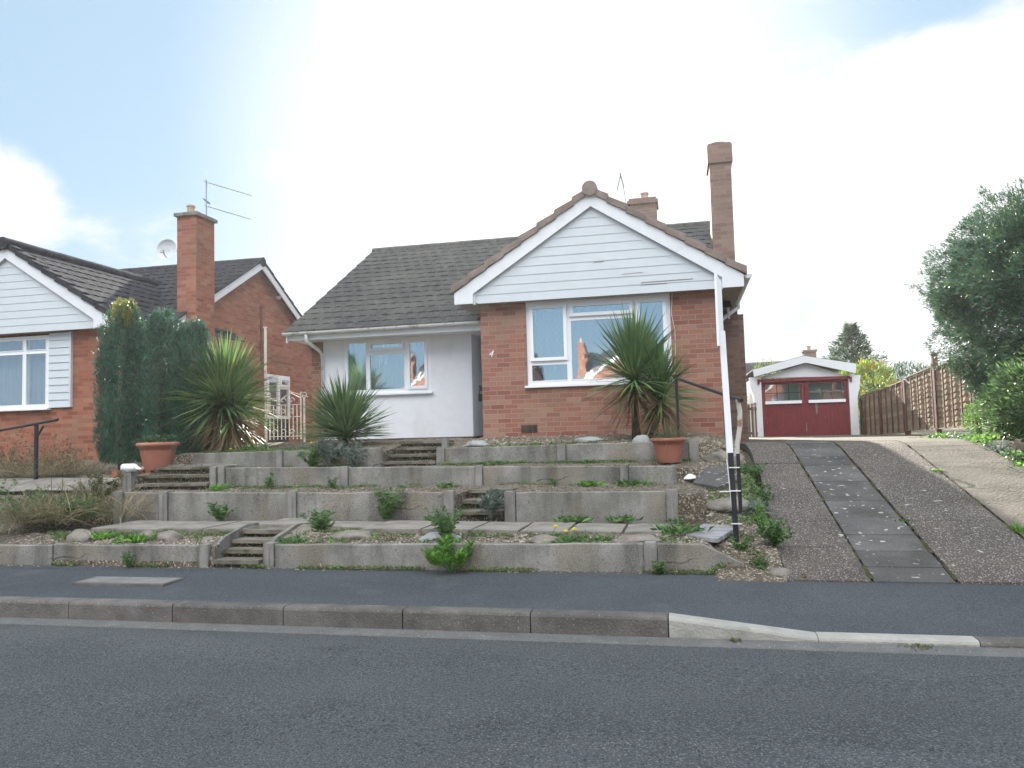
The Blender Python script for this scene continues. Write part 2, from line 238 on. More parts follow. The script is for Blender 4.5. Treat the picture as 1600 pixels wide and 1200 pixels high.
# ------------------------------------------------------------------ mesh helpers
class MB:
    def __init__(s): s.v = []; s.f = []; s.m = []
    def add(s, vs, fs, mi=0):
        o = len(s.v); s.v += [tuple(map(float, p)) for p in vs]; s.f += [tuple(i+o for i in f) for f in fs]; s.m += [mi]*len(fs); return s
    def box(s, x0, x1, y0, y1, z0, z1, mi=0, b=0.):
        if b:
            vs = []; 
            for z, i in ((z0, b), (z0+b, 0), (z1-b, 0), (z1, b)):
                for (x, y) in ((x0, y0), (x1, y0), (x1, y1), (x0, y1)):
                    sx_, sy_ = (1 if x == x0 else -1), (1 if y == y0 else -1)
                    vs += [(x+sx_*(b if i == 0 else b), y+sy_*i, z), (x+sx_*i, y+sy_*b, z)] if (x == x0) == (y == y0) else [(x+sx_*i, y+sy_*b, z), (x+sx_*b, y+sy_*i, z)]
            fs = [tuple(range(7, -1, -1)), tuple(range(24, 32))]
            for k in range(3):
                for j in range(8): fs.append((k*8+j, k*8+(j+1) % 8, k*8+8+(j+1) % 8, k*8+8+j))
            return s.add(vs, fs, mi)
        return s.add([(x0,y0,z0),(x1,y0,z0),(x1,y1,z0),(x0,y1,z0),(x0,y0,z1),(x1,y0,z1),(x1,y1,z1),(x0,y1,z1)],
                     [(3,2,1,0),(4,5,6,7),(0,1,5,4),(1,2,6,5),(2,3,7,6),(3,0,4,7)], mi)
    def prism(s, poly, d, mi=0):            # poly: 3D ring, d: extrusion vector
        n = len(poly); d = Vector(d); q = [Vector(p)+d for p in poly]
        return s.add(list(poly)+q, [tuple(range(n))[::-1], tuple(range(n, 2*n))]+[(i, (i+1) % n, n+(i+1) % n, n+i) for i in range(n)], mi)
    def beam(s, a, b, w, h, mi=0, upv=(0,0,1)):
        a, b = Vector(a), Vector(b); d = (b-a).normalized(); sd_ = d.cross(Vector(upv))
        if sd_.length < 1e-4: sd_ = Vector((1,0,0))
        sd_.normalize(); u = sd_.cross(d)
        p = [a+sd_*i*w/2+u*j*h/2 for i, j in ((-1,-1),(1,-1),(1,1),(-1,1))]
        return s.prism(p, b-a, mi)
    def tube(s, pts, r, n=8, mi=0, cap=True):
        pts = [Vector(p) for p in pts]; rs = r if isinstance(r, (list, tuple)) else [r]*len(pts); vs = []; fs = []
        ref = Vector((0,0,1)) if abs((pts[-1]-pts[0]).normalized().z) < .9 else Vector((1,0,0))
        for i, p in enumerate(pts):
            d = (pts[min(i+1, len(pts)-1)]-pts[max(i-1, 0)]).normalized(); a = d.cross(ref).normalized(); b = a.cross(d)
            vs += [p+(a*math.cos(t)+b*math.sin(t))*rs[i] for t in (2*math.pi*k/n for k in range(n))]
        for i in range(len(pts)-1):
            for k in range(n): fs.append((i*n+k, i*n+(k+1) % n, (i+1)*n+(k+1) % n, (i+1)*n+k))
        if cap: fs += [tuple(range(n))[::-1], tuple(range((len(pts)-1)*n, len(pts)*n))]
        return s.add(vs, fs, mi)
    def lathe(s, prof, c=(0,0,0), n=32, mi=0):
        vs = []; fs = []
        for r, z in prof: vs += [(c[0]+r*math.cos(2*math.pi*k/n), c[1]+r*math.sin(2*math.pi*k/n), c[2]+z) for k in range(n)]
        for i in range(len(prof)-1):
            for k in range(n): fs.append((i*n+k, i*n+(k+1) % n, (i+1)*n+(k+1) % n, (i+1)*n+k))
        return s.add(vs, fs, mi)
    def build(s, name, mats, parent=None, world=False, smooth=False, bevel=0):
        me = bpy.data.meshes.new(name); v = s.v
        if world and parent is not None:
            o = org(parent); v = [(a-o[0], b-o[1], c-o[2]) for a, b, c in v]
        me.from_pydata(v, [], s.f)
        if not isinstance(mats, (list, tuple)): mats = [mats]
        for q in mats: me.materials.append(M[q])
        me.polygons.foreach_set('material_index', s.m)
        if smooth: me.polygons.foreach_set('use_smooth', [True]*len(s.f))
        me.update(); ob = bpy.data.objects.new(name, me); COL.objects.link(ob)
        if parent is not None: ob.parent = parent
        if bevel:
            bv = ob.modifiers.new('bevel', 'BEVEL'); bv.width = bevel; bv.segments = 2; bv.limit_method = 'ANGLE'; bv.angle_limit = R(40)
        return ob
def org(p):
    while p is not None:
        if '_o' in p: return tuple(p['_o'])
        p = p.parent
    return (0,0,0)
def tag(o, label=None, cat=None, group=None, kind=None):
    if label: o['label'] = label
    if cat: o['category'] = cat
    if group: o['group'] = group
    if kind: o['kind'] = kind
    return o
def thing(name, label, cat, loc=(0,0,0), rz=0, group=None):
    o = bpy.data.objects.new(name, None); COL.objects.link(o); o.location = loc; o.rotation_euler = (0,0,rz); o.empty_display_size = .1
    o['_o'] = tuple(float(q) for q in loc)
    return tag(o, label, cat, group)
def place(o, loc):                           # give a one-mesh thing built in world coordinates an origin at its base
    me = o.data; me.transform(Matrix.Translation(-Vector(loc))); o.location = loc; return o
def copy_tree(o, parent=None):
    c = o.copy(); COL.objects.link(c); c.parent = parent
    for ch in list(o.children): copy_tree(ch, c)
    return c
def nz(x, y, z=0): return noise.noise(Vector((x, y, z)))
# leaves: centres P, directions D (unit), lengths, widths -> diamond/strap faces, quick numpy build
def leaves_mesh(P, D, Ln, Wd, curl=0.25, seg=1):
    n = len(P); D = D/np.linalg.norm(D, axis=1, keepdims=True)
    rv = rng.normal(size=(n,3)); S = np.cross(D, rv); S /= np.linalg.norm(S, axis=1, keepdims=True); U = np.cross(S, D)
    Ln = np.broadcast_to(Ln, n)[:,None]; Wd = np.broadcast_to(Wd, n)[:,None]
    a = P; b = P+D*Ln*.45+S*Wd*.5+U*Ln*curl*.3; c = P+D*Ln-U*Ln*curl*.25; d = P+D*Ln*.45-S*Wd*.5+U*Ln*curl*.3
    V = np.stack([a,b,c,d], 1).reshape(-1,3); F = np.arange(4*n).reshape(-1,4); return V, F
def straps_mesh(P, D, Ln, Wd, droop, seg=6):   # curved strap blades with gravity droop
    n = len(P); D = D/np.linalg.norm(D, axis=1, keepdims=True); Ln = np.broadcast_to(Ln, n); Wd = np.broadcast_to(Wd, n); droop = np.broadcast_to(droop, n)
    S = np.cross(D, [0,0,1.]); nn = np.linalg.norm(S, axis=1, keepdims=True); S = np.where(nn > 1e-3, S/np.maximum(nn,1e-3), [1.,0,0])
    tw = rng.normal(0,.35,n)[:,None]; U = np.cross(S, D); S = S*np.cos(tw)+U*np.sin(tw)
    V = np.zeros((n, seg+1, 2, 3))
    for k in range(seg+1):
        t = k/seg; c = P+D*(Ln*t)[:,None]; c = c.copy(); c[:,2] -= droop*Ln*t*t
        c[:, :2] += (D[:, :2]*(droop*Ln*t*t*.15)[:,None])
        w = (Wd*(.55+1.2*t*(1-t)*1.6)*(1 if t < .75 else max(0.04,(1-t)/.25)))[:,None]*.5
        V[:,k,0] = c+S*w; V[:,k,1] = c-S*w
    idx = np.arange(n)[:,None]*((seg+1)*2)
    F = np.concatenate([idx+np.array([[2*k,2*k+1,2*k+3,2*k+2]]) for k in range(seg)], 0)
    return V.reshape(-1,3), F
def npbuild(name, parts, parent=None, world=True):     # parts: list of (V, F, matname)
    me = bpy.data.meshes.new(name); Vs = []; Fs = []; mi = []; off = 0; mats = []
    for V, F, mn in parts:
        if mn not in mats: mats.append(mn)
        Vs.append(V); Fs.append(F+off); mi.append(np.full(len(F), mats.index(mn))); off += len(V)
    V = np.concatenate(Vs).astype(np.float32); F = np.concatenate(Fs).astype(np.int32); mi = np.concatenate(mi).astype(np.int32)
    if parent is not None and world: V = V-np.array(org(parent), dtype=np.float32)
    me.vertices.add(len(V)); me.vertices.foreach_set('co', V.ravel()); me.loops.add(F.size); me.loops.foreach_set('vertex_index', F.ravel())
    me.polygons.add(len(F)); me.polygons.foreach_set('loop_start', np.arange(0, F.size, 4, dtype=np.int32)); me.polygons.foreach_set('material_index', mi)
    for q in mats: me.materials.append(M[q])
    me.update(calc_edges=True); me.validate(); ob = bpy.data.objects.new(name, me); COL.objects.link(ob)
    if parent is not None: ob.parent = parent
    return ob
def unit(n, zmin=-1, zmax=1):
    z = rng.uniform(zmin, zmax, n); a = rng.uniform(0, 2*math.pi, n); r = np.sqrt(1-z*z); return np.stack([r*np.cos(a), r*np.sin(a), z], 1)
#==SETTING==
def ss(a, b, x):
    t = max(0., min(1., (x-a)/(b-a))); return t*t*(3-2*t)
def lerp(a, b, t): return a+(b-a)*t
def table(T, y):
    if y <= T[0][0]: return T[0][1]
    for (a, p), (b, q) in zip(T, T[1:]):
        if y <= b: return p+(q-p)*(y-a)/(b-a)
    return T[-1][1]
DRV = [(6.2,.160),(10.3,1.055),(10.6,1.10),(10.95,1.118),(12,1.105),(15,1.07),(22,1.03),(40,1.0)]
def drive_z(y): return table(DRV, y)
W4, W3, W2, W1 = 6.5, 7.8, 8.9, 10.0
CARVE = [(-4.325,-3.815,6.45,7.13,.05),(-2.36,-1.82,7.79,8.5,.30),(-7.09,-5.98,8.89,9.5,.45),(-4.05,-3.26,9.99,10.9,.75)]
def gz(x, y):
    for (a, c, d, e, q) in CARVE:
        if a <= x <= c and d <= y <= e: return q
    if y < -.85: return table([(-40,1.0),(-16,1.0),(-3,.1),(-2.5,.08),(-.85,.08)], y)
    if y < 6.2: return -.05
    far = table([(12,1.26),(20,1.02),(60,1.0),(3000,-6)], y)
    if y < W4: G = .10
    elif y < 7.02: G = .36+.06*(y-W4)/.5
    elif y < W3+.03: G = .40
    elif y < W2+.03: G = .70+.03*(y-W3)
    elif y < W1+.03: G = .90+.03*(y-W2)
    elif y < 12: G = 1.14+.07*(y-W1)
    else: G = far
    S = table([(6.3,.17),(6.6,.27),(7.0,.38),(8,.60),(9.5,.88),(11,1.08),(12,1.2),(14,1.1),(20,1.02)], y) if y < 20 else far
    D = drive_z(y)-.12
    Lz = table([(6.49,.10),(6.5,.34),(7,.42),(8,.58),(9,.72),(10,.86),(11,.98),(12,1.04),(14,1.15),(20,1.05)], y) if y < 20 else far
    Rz = table([(6.3,.16),(7,.30),(9,.78),(10.5,1.08),(12,1.12),(20,1.05)], y) if y < 20 else far
    g = lerp(lerp(Lz, G, ss(-7.6, -6.6 if y < W2 else -7.35, x)), S, ss(.16, .24, x) if y < W1+.4 else ss(.1,.9,x))
    g = lerp(g, D, ss(.74, .80, x)); g = lerp(g, Rz, ss(3.5, 3.75, x) if y < 15 else ss(4.4, 4.8, x))
    if y > 6.6 and (x < .74 or x > 3.75): g += .018*nz(x*2.3, y*2.3)+.012*nz(x*7, y*7)
    return g
def grid(xs, ys, f):
    V = [(x, y, f(x, y)) for y in ys for x in xs]; n = len(xs)
    F = [(j*n+i, j*n+i+1, (j+1)*n+i+1, (j+1)*n+i) for j in range(len(ys)-1) for i in range(n-1)]
    return V, F
def fr(a, b, s): return [a+s*i for i in range(int(round((b-a)/s))+1)]
xs = [-2500,-600,-150,-60,-30,-20,-16]+fr(-14,-8,.25)[:-1]+fr(-8,.1,.1)+[.16,.20,.24,.30,.36,.42,.48,.54,.6,.66,.72,.74,.77,.80,1,1.5,2,2.5,3,3.4,3.5,3.6,3.7,3.8]+fr(4,9,.25)+[12,16,22,40,80,200,700,2500]
xs = sorted(set(round(q,4) for q in xs+[v for a,c,d,e,q in CARVE for v in (a-.006,a,c,c+.006)]))
ys = [-2500,-400,-60,-40,-16,-8,-3,-2.5,-.95,-.86,-.84,0,3,6.15,6.25,6.35,6.45,6.49,6.53]+fr(6.6,7.8,.08)+[7.82,7.85]+fr(7.92,8.88,.1)+[8.92,8.95]+fr(9.0,9.96,.1)+[10.02,10.06]+fr(10.15,13,.15)+[14,15,17,20,23,26,30,40,60,100,250,800,2500]
ys = sorted(set(round(q,4) for q in ys+[v for a,c,d,e,q in CARVE for v in (e,e+.006)]))
b = MB(); b.add(*grid(xs, ys, gz)); tag(b.build('ground', 'soil', smooth=False), kind='structure')
# road, channel, pavement
b = MB(); b.add(*grid([-300,-60,-20,-10,-5,0,5,10,20,60,300], [-.72,2.2,4.99], lambda x, y: .035*(1-((y-2.1)/2.85)**2))); tag(b.build('road', 'road'), kind='structure')
b = MB(); b.add([(-300,4.99,0),(300,4.99,0),(300,5.17,.004),(-300,5.17,.004)], [(0,1,2,3)]); tag(b.build('road_channel', 'channel'), kind='structure')
KX0, KL = -4.7085, .915
def kh(x):                                   # kerb upstand
    return .136-(.136-.034)*max(0, min(1, (x-(KX0+5*KL))/KL)) if x < 9 else .034
b = MB()
for i in range(-30, 30):
    x0 = KX0+i*KL+.004; x1 = x0+KL-.008+(.004 if i > 4 else 0); jz = random.uniform(-.003,.003); jy = random.uniform(-.004,.004)
    a0, a1 = kh(x0)+jz, kh(x1)+jz; y0, y1 = 5.175+jy, 5.30
    prof = lambda a: [(y0,-.1),(y0,a-.022),(y0+.008,a-.007),(y0+.024,a),(y1,a),(y1,-.1)]
    P0 = [(x0,)+p for p in prof(a0)]; P1 = [(x1,)+p for p in prof(a1)]
    b.add(P0+P1, [tuple(range(6)), tuple(range(11,5,-1))]+[(k,6+k,6+(k+1)%6,(k+1)%6) for k in range(6)], 1 if 5 <= i <= 6 else 0)
tag(b.build('kerb', ['kerb','kerb_l']), kind='structure')
b = MB()
b.add(*grid([-300,-40,-12,-8,-6]+fr(-5,3,.25)+[4,6,10,40,300], [5.302,5.6,6.0,6.33], lambda x, y: lerp(kh(x)-.004, .168, ss(0,1,(y-5.3)/1.0))+.003*nz(x*1.1,y*2)))
b.add([(-300,6.33,.168),(.62,6.33,.168),(.50,6.53,.172),(-300,6.53,.172)], [(0,1,2,3)])
tag(b.build('pavement', 'pave'), kind='structure')
b = MB(); b.add(*grid([-300,0,300], [-2.6,-1.0], lambda x, y: .13)); b.box(-300,300,-1.0,-.86,-.1,.13); tag(b.build('far_pavement', 'pave'), kind='structure')
# driveway: four strips of cast slabs following the slope
b = MB()
def slab_strip(xa, xb, joints, mi, ya=6.27, yb=13.5, jit=.004):
    js = [ya]+joints+[yb]
    for p, q in zip(js, js[1:]):
        dz = random.uniform(-jit, jit); n = max(1, int((q-p)/.35)); g = .007
        rows = [p+g+(q-p-2*g)*k/n for k in range(n+1)]
        for r0, r1 in zip(rows, rows[1:]):
            z0, z1 = drive_z(r0)+dz, drive_z(r1)+dz
            b.add([(xa(r0),r0,z0-.1),(xb(r0),r0,z0-.1),(xb(r0),r0,z0),(xa(r0),r0,z0),(xa(r1),r1,z1-.1),(xb(r1),r1,z1-.1),(xb(r1),r1,z1),(xa(r1),r1,z1)],
                  [(3,2,6,7),(0,3,7,4),(2,1,5,6)]+([(0,1,2,3)] if r0 == rows[0] else [])+([(7,6,5,4)] if r1 == rows[-1] else []), mi)
C_ = lambda v: (lambda y: v)
slab_strip(lambda y: .80+.04*nz(y*1.5,3)+.05*math.sin(y*.8), C_(1.345), [6.95,8.6,9.6,10.9], 0)
slab_strip(C_(1.365), C_(1.925), [6.55,6.88,7.25,7.7,8.2,8.85,9.5,10.7,12], 1, jit=.006)
slab_strip(C_(1.95), C_(2.71), [7.6,9.4,10.9], 0)
slab_strip(C_(2.74), lambda y: 3.55+.03*nz(y*2,1), [7.35,10.3], 2)
b.add(*[(lambda V,F: (V,F))(*grid([.9,1.6,2.4,3.3,4.4],[13.51,15,17,19,22.0], lambda x, y: drive_z(y)-.002))][0], 2)
tag(b.build('driveway', ['agg','dslab','rough']), kind='structure')
b = MB()       # moss in the joints and on the crest
for (xj, y0, y1) in ((1.355,6.3,10.6),(1.937,6.3,10.6),(2.725,7,10.6)):
    y = y0
    while y < y1:
        l_ = random.uniform(.05,.3); w = random.uniform(.008,.022); z = drive_z(y)+.003; z2 = drive_z(y+l_)+.003
        b.add([(xj-w,y,z),(xj+w,y+.02,z),(xj+w*.7,y+l_,z2),(xj-w*.8,y+l_,z2)], [(0,1,2,3)]); y += l_+random.uniform(0,.25)
tag(b.build('moss', 'moss'), 'thin moss growing in the joints between the driveway strips', 'moss', kind='stuff')
# pebbles scattered on terraces and the gravel bank
def pebbles(n, xr, yr, zf, s0, s1, V, F):
    P = np.stack([rng.uniform(*xr, n), rng.uniform(*yr, n)], 1)
    base = np.array([(1,0,0),(0,1,0),(-1,0,0),(0,-1,0),(0,0,.7),(0,0,-.5)])
    for p in P:
        s = rng.uniform(s0, s1); a = rng.uniform(0,6.28); c_, s_ = math.cos(a), math.sin(a)
        q = base*np.array([s*rng.uniform(.7,1.4), s, s])+rng.normal(0,s*.12,(6,3)); q = np.stack([q[:,0]*c_-q[:,1]*s_, q[:,0]*s_+q[:,1]*c_, q[:,2]],1)
        o = sum(len(v) for v in V); V.append(q+np.array([p[0],p[1],zf(p[0],p[1])+s*.15]))
        for t in ((0,1,4),(1,2,4),(2,3,4),(3,0,4),(1,0,5),(0,3,5)): F.append(tuple(o+k for k in t))
V = []; F = []
pebbles(1700, (-6.8,.2), (6.56,7.05), gz, .006, .019, V, F); pebbles(1500, (.2,.74), (6.7,11.3), gz, .008, .022, V, F)
pebbles(500, (-3.1,.1), (10.1,11.9), gz, .01, .03, V, F); pebbles(300, (-6.4,-.2), (7.9,8.8), gz, .006, .015, V, F); pebbles(260, (.4,.95), (6.28,6.6), lambda x, y: .17, .006, .016, V, F)
pebbles(120, (-6.8,.4), (6.42,6.5), lambda x, y: .17, .005, .012, V, F); pebbles(420, (-6,3), (5.02,5.165), lambda x, y: .0, .003, .007, V, F)
b = MB(); b.v = [tuple(q) for v in V for q in v.tolist()]; b.f = F; b.m = [0]*len(F)
tag(b.build('gravel', 'pebble'), 'loose pale gravel and stones strewn over the terraces and side bank', 'gravel', kind='stuff')
#==HOUSE==
def tiled(b, P, uv, vv, up_, W_, Hh, mi=0, gauge=.30, pitch_u=.24, wave=.011, step=.021, clip=None):
    """interlocking-tile slope: P eave corner, uv along the eave, vv up the slope, real saw-tooth courses and waves"""
    P, uv, vv, up_ = Vector(P), Vector(uv).normalized(), Vector(vv).normalized(), Vector(up_).normalized()
    b.add([P-up_*.012, P+uv*W_-up_*.012, P+uv*W_+vv*Hh-up_*.012, P+vv*Hh-up_*.012], [(0,1,2,3)], mi)
    nc = max(1, round(Hh/gauge)); g = Hh/nc; nu = int(W_/(pitch_u/6)); du = W_/nu
    for c in range(nc):
        v0 = g*c; rows = ((v0, step-.022), (v0, step), (v0+g, 0.006))
        jit = nz(c*3.1, W_)*.006; sh = (c % 2)*pitch_u/2
        vs = []
        for (v, h) in rows:
            for i in range(nu+1):
                u = i*du; ph = ((u+sh)/pitch_u) % 1.
                w = wave*(max(0, math.cos((ph-.5)*2*math.pi))**1.5) if h > 0.01 or v > v0 else wave*(max(0, math.cos((ph-.5)*2*math.pi))**1.5)
                k = int((u+sh)/pitch_u); j = nz(k*1.7, c*2.3)*.006
                vs.append(P+uv*u+vv*(v+(0 if v == v0+g else jit+j))+up_*(h+w+j))
        n = nu+1
        b.add(vs, [(r*n+i, r*n+i+1, (r+1)*n+i+1, (r+1)*n+i) for r in range(2) for i in range(nu)], mi)
def window(par, x0, x1, z0, z1, y, cells, lead=False, openers=(), gl='glass', sill=True, curtain=True, fw_=.055, transf=None, nm='window'):
    """cells: (a0,a1,b0,b1) glass rectangles in 0..1 window space; frame bars are everything between"""
    T = transf or (lambda b_: b_)
    W_, H_ = x1-x0, z1-z0; fb = MB(); gb = MB(); lb = MB()
    xsu = sorted({0, W_} | {round(c[0]*W_, 4) for c in cells} | {round(c[1]*W_, 4) for c in cells}); zsu = sorted({0, H_} | {round(c[2]*H_, 4) for c in cells} | {round(c[3]*H_, 4) for c in cells})
    # outer frame
    t = .065
    fb.box(x0, x1, y-.02, y+.06, z0, z0+t); fb.box(x0, x1, y-.02, y+.06, z1-t, z1); fb.box(x0, x0+t, y-.02, y+.06, z0+t, z1-t); fb.box(x1-t, x1, y-.02, y+.06, z0+t, z1-t)
    yy_ = lambda i_: y-.005 if i_ not in openers else y-.022
    for ci, c in enumerate(cells):
        a0, a1, b0, b1 = x0+c[0]*W_, x0+c[1]*W_, z0+c[2]*H_, z0+c[3]*H_
        if c[0] > .01: fb.box(a0-.036, a0+.036, y-.0185, y+.058, b0, b1) if not any(abs(c[0]-q[0]) < .01 and q is not c and cells.index(q) < ci and not (q[3] <= c[2]+.01 or q[2] >= c[3]-.01) for q in cells) else None
        if c[2] > .01: fb.box(a0+.028 if c[0] > .01 else a0+t, a1-.028 if c[1] < .99 else a1-t, y-.017, y+.056, b0-.027, b0+.027)
        e = .03; s_ = .052 if ci in openers else .012; pr = .035 if ci in openers else .008
        A0, A1, B0, B1 = a0+(e if c[0] > .01 else t)-.003, a1-(e if c[1] < .99 else t)+.003, b0+(e if c[2] > .01 else t)-.003, b1-(e if c[3] < .99 else t)+.003
        fb.box(A0, A1, y-.02-pr, y+.01, B0, B0+s_); fb.box(A0, A1, y-.02-pr, y+.01, B1-s_, B1); fb.box(A0, A0+s_, y-.0195-pr, y+.009, B0+s_, B1-s_); fb.box(A1-s_, A1, y-.0195-pr, y+.009, B0+s_, B1-s_)
        yy = y-.005 if ci not in openers else y-.022
        if lead:
            p0x, p1x, p0z, p1z = A0+s_, A1-s_, B0+s_, B1-s_; st = .085; k_ = 1.25
            c_ = p0z-k_*(p1x-p0x)
            while c_ < p1z:
                for sg in (1,-1):       # line z = c + k*(x-p0x), and its mirror image
                    xa_, xb_ = max(0,(p0z-c_)/k_), min(p1x-p0x,(p1z-c_)/k_)
                    if xb_-xa_ > .01:
                        q0, q1 = (xa_, c_+k_*xa_), (xb_, c_+k_*xb_); fx = (lambda q: p0x+q) if sg > 0 else (lambda q: p1x-q)
                        lb.beam((fx(q0[0]),yy_(ci)-.003,q0[1]),(fx(q1[0]),yy_(ci)-.003,q1[1]),.002,.0045,upv=(0,1,0))
                c_ += st*k_
        gb.add([(A0+s_-.004, yy, B0+s_-.004),(A1-s_+.004, yy, B0+s_-.004),(A1-s_+.004, yy, B1-s_+.004),(A0+s_-.004, yy, B1-s_+.004)], [(0,1,2,3)])
    w = T(fb).build(nm, 'upvc', par); T(gb).build('pane', gl, w)
    if lead: lb.build('lead_lattice', 'lead', w)
    if sill: s2 = MB(); s2.box(x0-.04, x1+.04, y-.10, y+.04, z0-.035, z0-.001, b=.006); T(s2).build('sill', 'upvc', w)
    if curtain:
        cbm = MB(); n = int(W_/.03); vs = []
        for i in range(n+1):
            xx = x0+.03+(W_-.06)*i/n; yy = y+.13+.018*math.sin(i*1.15)+.008*math.sin(i*.43); vs += [(xx, yy, z0+.02), (xx, yy, z1-.02)]
        cbm.add(vs, [(2*i, 2*i+2, 2*i+3, 2*i+1) for i in range(n)]); T(cbm).build('curtain', 'net', w)
    return w
def house(name, label, loc, rz=0, own=False, opp=False, nb=False, tile='tile', bk='brick'):
    h = thing(name, label, 'bungalow', loc, rz)
    zb = .6
    XL = -7.47
    # walls (openings cut by building the brick round them)
    wx0, wx1, wz0, wz1 = (-2.99, -.72, 2.08, 3.42)
    if nb: wx0, wx1, wz0, wz1 = (-3.0, -1.06, 2.02, 3.40)
    b = MB()
    b.box(-3.74, wx0, 0, .25, zb, 3.44); b.box(wx1, 0, 0, .25, zb, 3.44); b.box(wx0, wx1, 0, .25, zb, wz0); b.box(wx0, wx1, 0, .25, wz1, 3.44)
    b.box(-.25, 0, .25, 10.4, zb, 3.44); b.box(-3.74, -3.49, .25, 3.0, zb, 3.44)
    b.box(XL, -4.31, 1.47, 1.7, zb, 3.2) if not own else None
    if own:
        rx0, rx1, rz0, rz1 = (-6.78, -5.07, 2.13, 3.165)
        b.box(XL, rx0, 1.47, 1.7, zb, 3.2); b.box(rx1, -4.31, 1.47, 1.7, zb, 3.2); b.box(rx0, rx1, 1.47, 1.7, zb, rz0); b.box(rx0, rx1, 1.47, 1.7, rz1, 3.2)
    b.box(XL, XL+.25, 1.7, 10.4, zb, 3.2); b.box(XL+.25, -.25, 10.15, 10.4, zb, 3.2)
    for xg in (XL+.001, -.249):     # gable triangles of the main body
        b.prism([(xg, 1.3, 3.19),(xg, 9.9, 3.19),(xg, 5.25, 5.72)], (.248,0,0))
    b.build('wall', bk, h)
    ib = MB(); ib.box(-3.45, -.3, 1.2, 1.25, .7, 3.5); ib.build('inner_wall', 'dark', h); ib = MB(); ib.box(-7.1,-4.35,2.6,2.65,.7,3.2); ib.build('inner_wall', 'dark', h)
    # recessed rendered front
    if own:
        b = MB(); X0r, X1r = -7.20, -4.31
        b.box(X0r, rx0, 1.41, 1.466, 1.29, 3.19); b.box(rx1, X1r, 1.41, 1.466, 1.29, 3.19); b.box(rx0, rx1, 1.41, 1.466, 1.29, rz0); b.box(rx0, rx1, 1.41, 1.466, rz1, 3.19)
        b.box(X1r+.002, X1r+.02, 1.41, 3.0, 1.29, 3.19)
        b.build('rendered_wall', 'render', h)
        d = MB(); d.box(-4.28, -3.77, 2.93, 2.99, 1.25, 3.19); dd = d.build('door', 'white', h); d = MB(); d.beam((-3.85,2.9,2.1),(-3.85,2.9,2.25),.03,.03); d.build('handle', 'black', dd)
        d = MB(); d.box(-3.76,-3.742,.30,2.9,1.26,3.19); d.build('rendered_wall','render',h)  # unseen white plate on the wing, added to bounce light onto the return
        d = MB(); d.box(-4.6,-3.6,1.35,3.0,1.18,1.25); d.build('doorstep', 'step', h)
        d = MB(); d.box(-3.82,-3.762,.04,.10,1.86,1.98); d.tube([(-3.775,.03,1.92),(-3.78,-.02,1.98),(-3.775,-.03,2.06),(-3.77,.02,2.10)],.014,6); d.box(-3.80,-3.745,.02,.08,2.03,2.12); d.build('wall_bracket', 'black', h)
        d = MB(); d.box(-2.98-.13,-2.98+.13,-.012,.02,1.34,1.46); 
        for k in range(4): d.box(-3.09,-2.87,-.018,-.0125,1.355+k*.026,1.365+k*.026)
        d.build('air_brick', 'bark', h)
    # wing gable cladding: shiplap boards
    b = MB(); za, zt, cx, hw, pt = 3.44, 4.93, -1.87, 2.0, .66
    z = za-.02; k = 0
    while z < zt-.02:
        z2 = min(z+.142, zt); 
        x_l = lambda zz: max(-hw+.07, -(zt-zz)/pt)
        a0, a1 = (-1.93 if z < 3.6 else x_l(z)), (-1.93 if z2 < 3.6 else x_l(z2))
        yb_ = -.165
        b.add([(cx+a0,yb_-.007,z),(cx-a0,yb_-.007,z),(cx-a0,yb_+.02,z),(cx+a0,yb_+.02,z),(cx+a1,yb_,z2),(cx-a1,yb_,z2),(cx-a1,yb_+.02,z2),(cx+a1,yb_+.02,z2)],
              [(0,1,5,4),(3,2,1,0),(4,5,6,7),(0,4,7,3),(1,2,6,5),(2,3,7,6)])
        z = z2-.004; k += 1
    b.box(cx-1.935, cx-1.895, yb_-.03, yb_+.02, 3.405, 3.62) if not nb else None; b.box(cx+1.895, cx+1.935, yb_-.03, yb_+.02, 3.405, 3.62)
    b.build('gable_boards', 'brick_n' if opp else 'clad', h)
    b = MB(); b.box(-3.80,.06,-.142,.0,3.425,3.442); b.build('soffit', 'soffit', h)
    b = MB(); b.box(-3.72,-.02,-.02,.02,3.4405,3.6); b.build('gable_backing','dark',h)
    # barge boards: two, meeting at the apex
    yb0, yb1 = -.225, -.19; ax, az, tip, zt2, pit = cx, 5.055, 2.24, 3.60, .65
    for s_ in (-1, 1):
        b = MB(); b.prism([(ax,yb0,az),(ax+s_*tip,yb0,zt2),(ax+s_*tip,yb0,3.42),(ax+s_*1.93,yb0,3.42),(ax+s_*1.93,yb0,3.575),(ax,yb0,az-.225)], (0,yb1-yb0,0)); b.build('barge_board', 'white', h)
        b = MB(); b.box(ax+s_*1.87 if s_ > 0 else ax-tip+.01, ax+tip-.01 if s_ > 0 else ax-1.87, yb1+.001, 2.6 if s_ > 0 else 1.0, 3.425, 3.44); b.build('soffit', 'soffit', h)
        b = MB(); b.prism([(ax,yb1+.002,az-.10),(ax+s_*1.95,yb1+.002,3.69),(ax+s_*1.95,yb1+.002,3.67),(ax,yb1+.002,az-.12)], (0,.3,0)); b.build('soffit', 'white', h)
        xf = ax+s_*tip; b = MB(); b.box(min(xf, xf-s_*.02), max(xf, xf-s_*.02), yb1, 2.6 if s_ > 0 else 1.0, 3.43, 3.59); b.build('fascia', 'white', h)
    # wing roof
    b = MB(); sl_ = math.hypot(tip+.02, (tip+.02)*pit)
    for s_ in (-1, 1):
        tiled(b, (ax+s_*(tip+.04), -.19, 3.61), (0,1,0), (-s_*1,0,pit), (s_*pit,0,1), 4.3 if s_ > 0 else 4.8, sl_)
    rw = b.build('roof', tile, h)
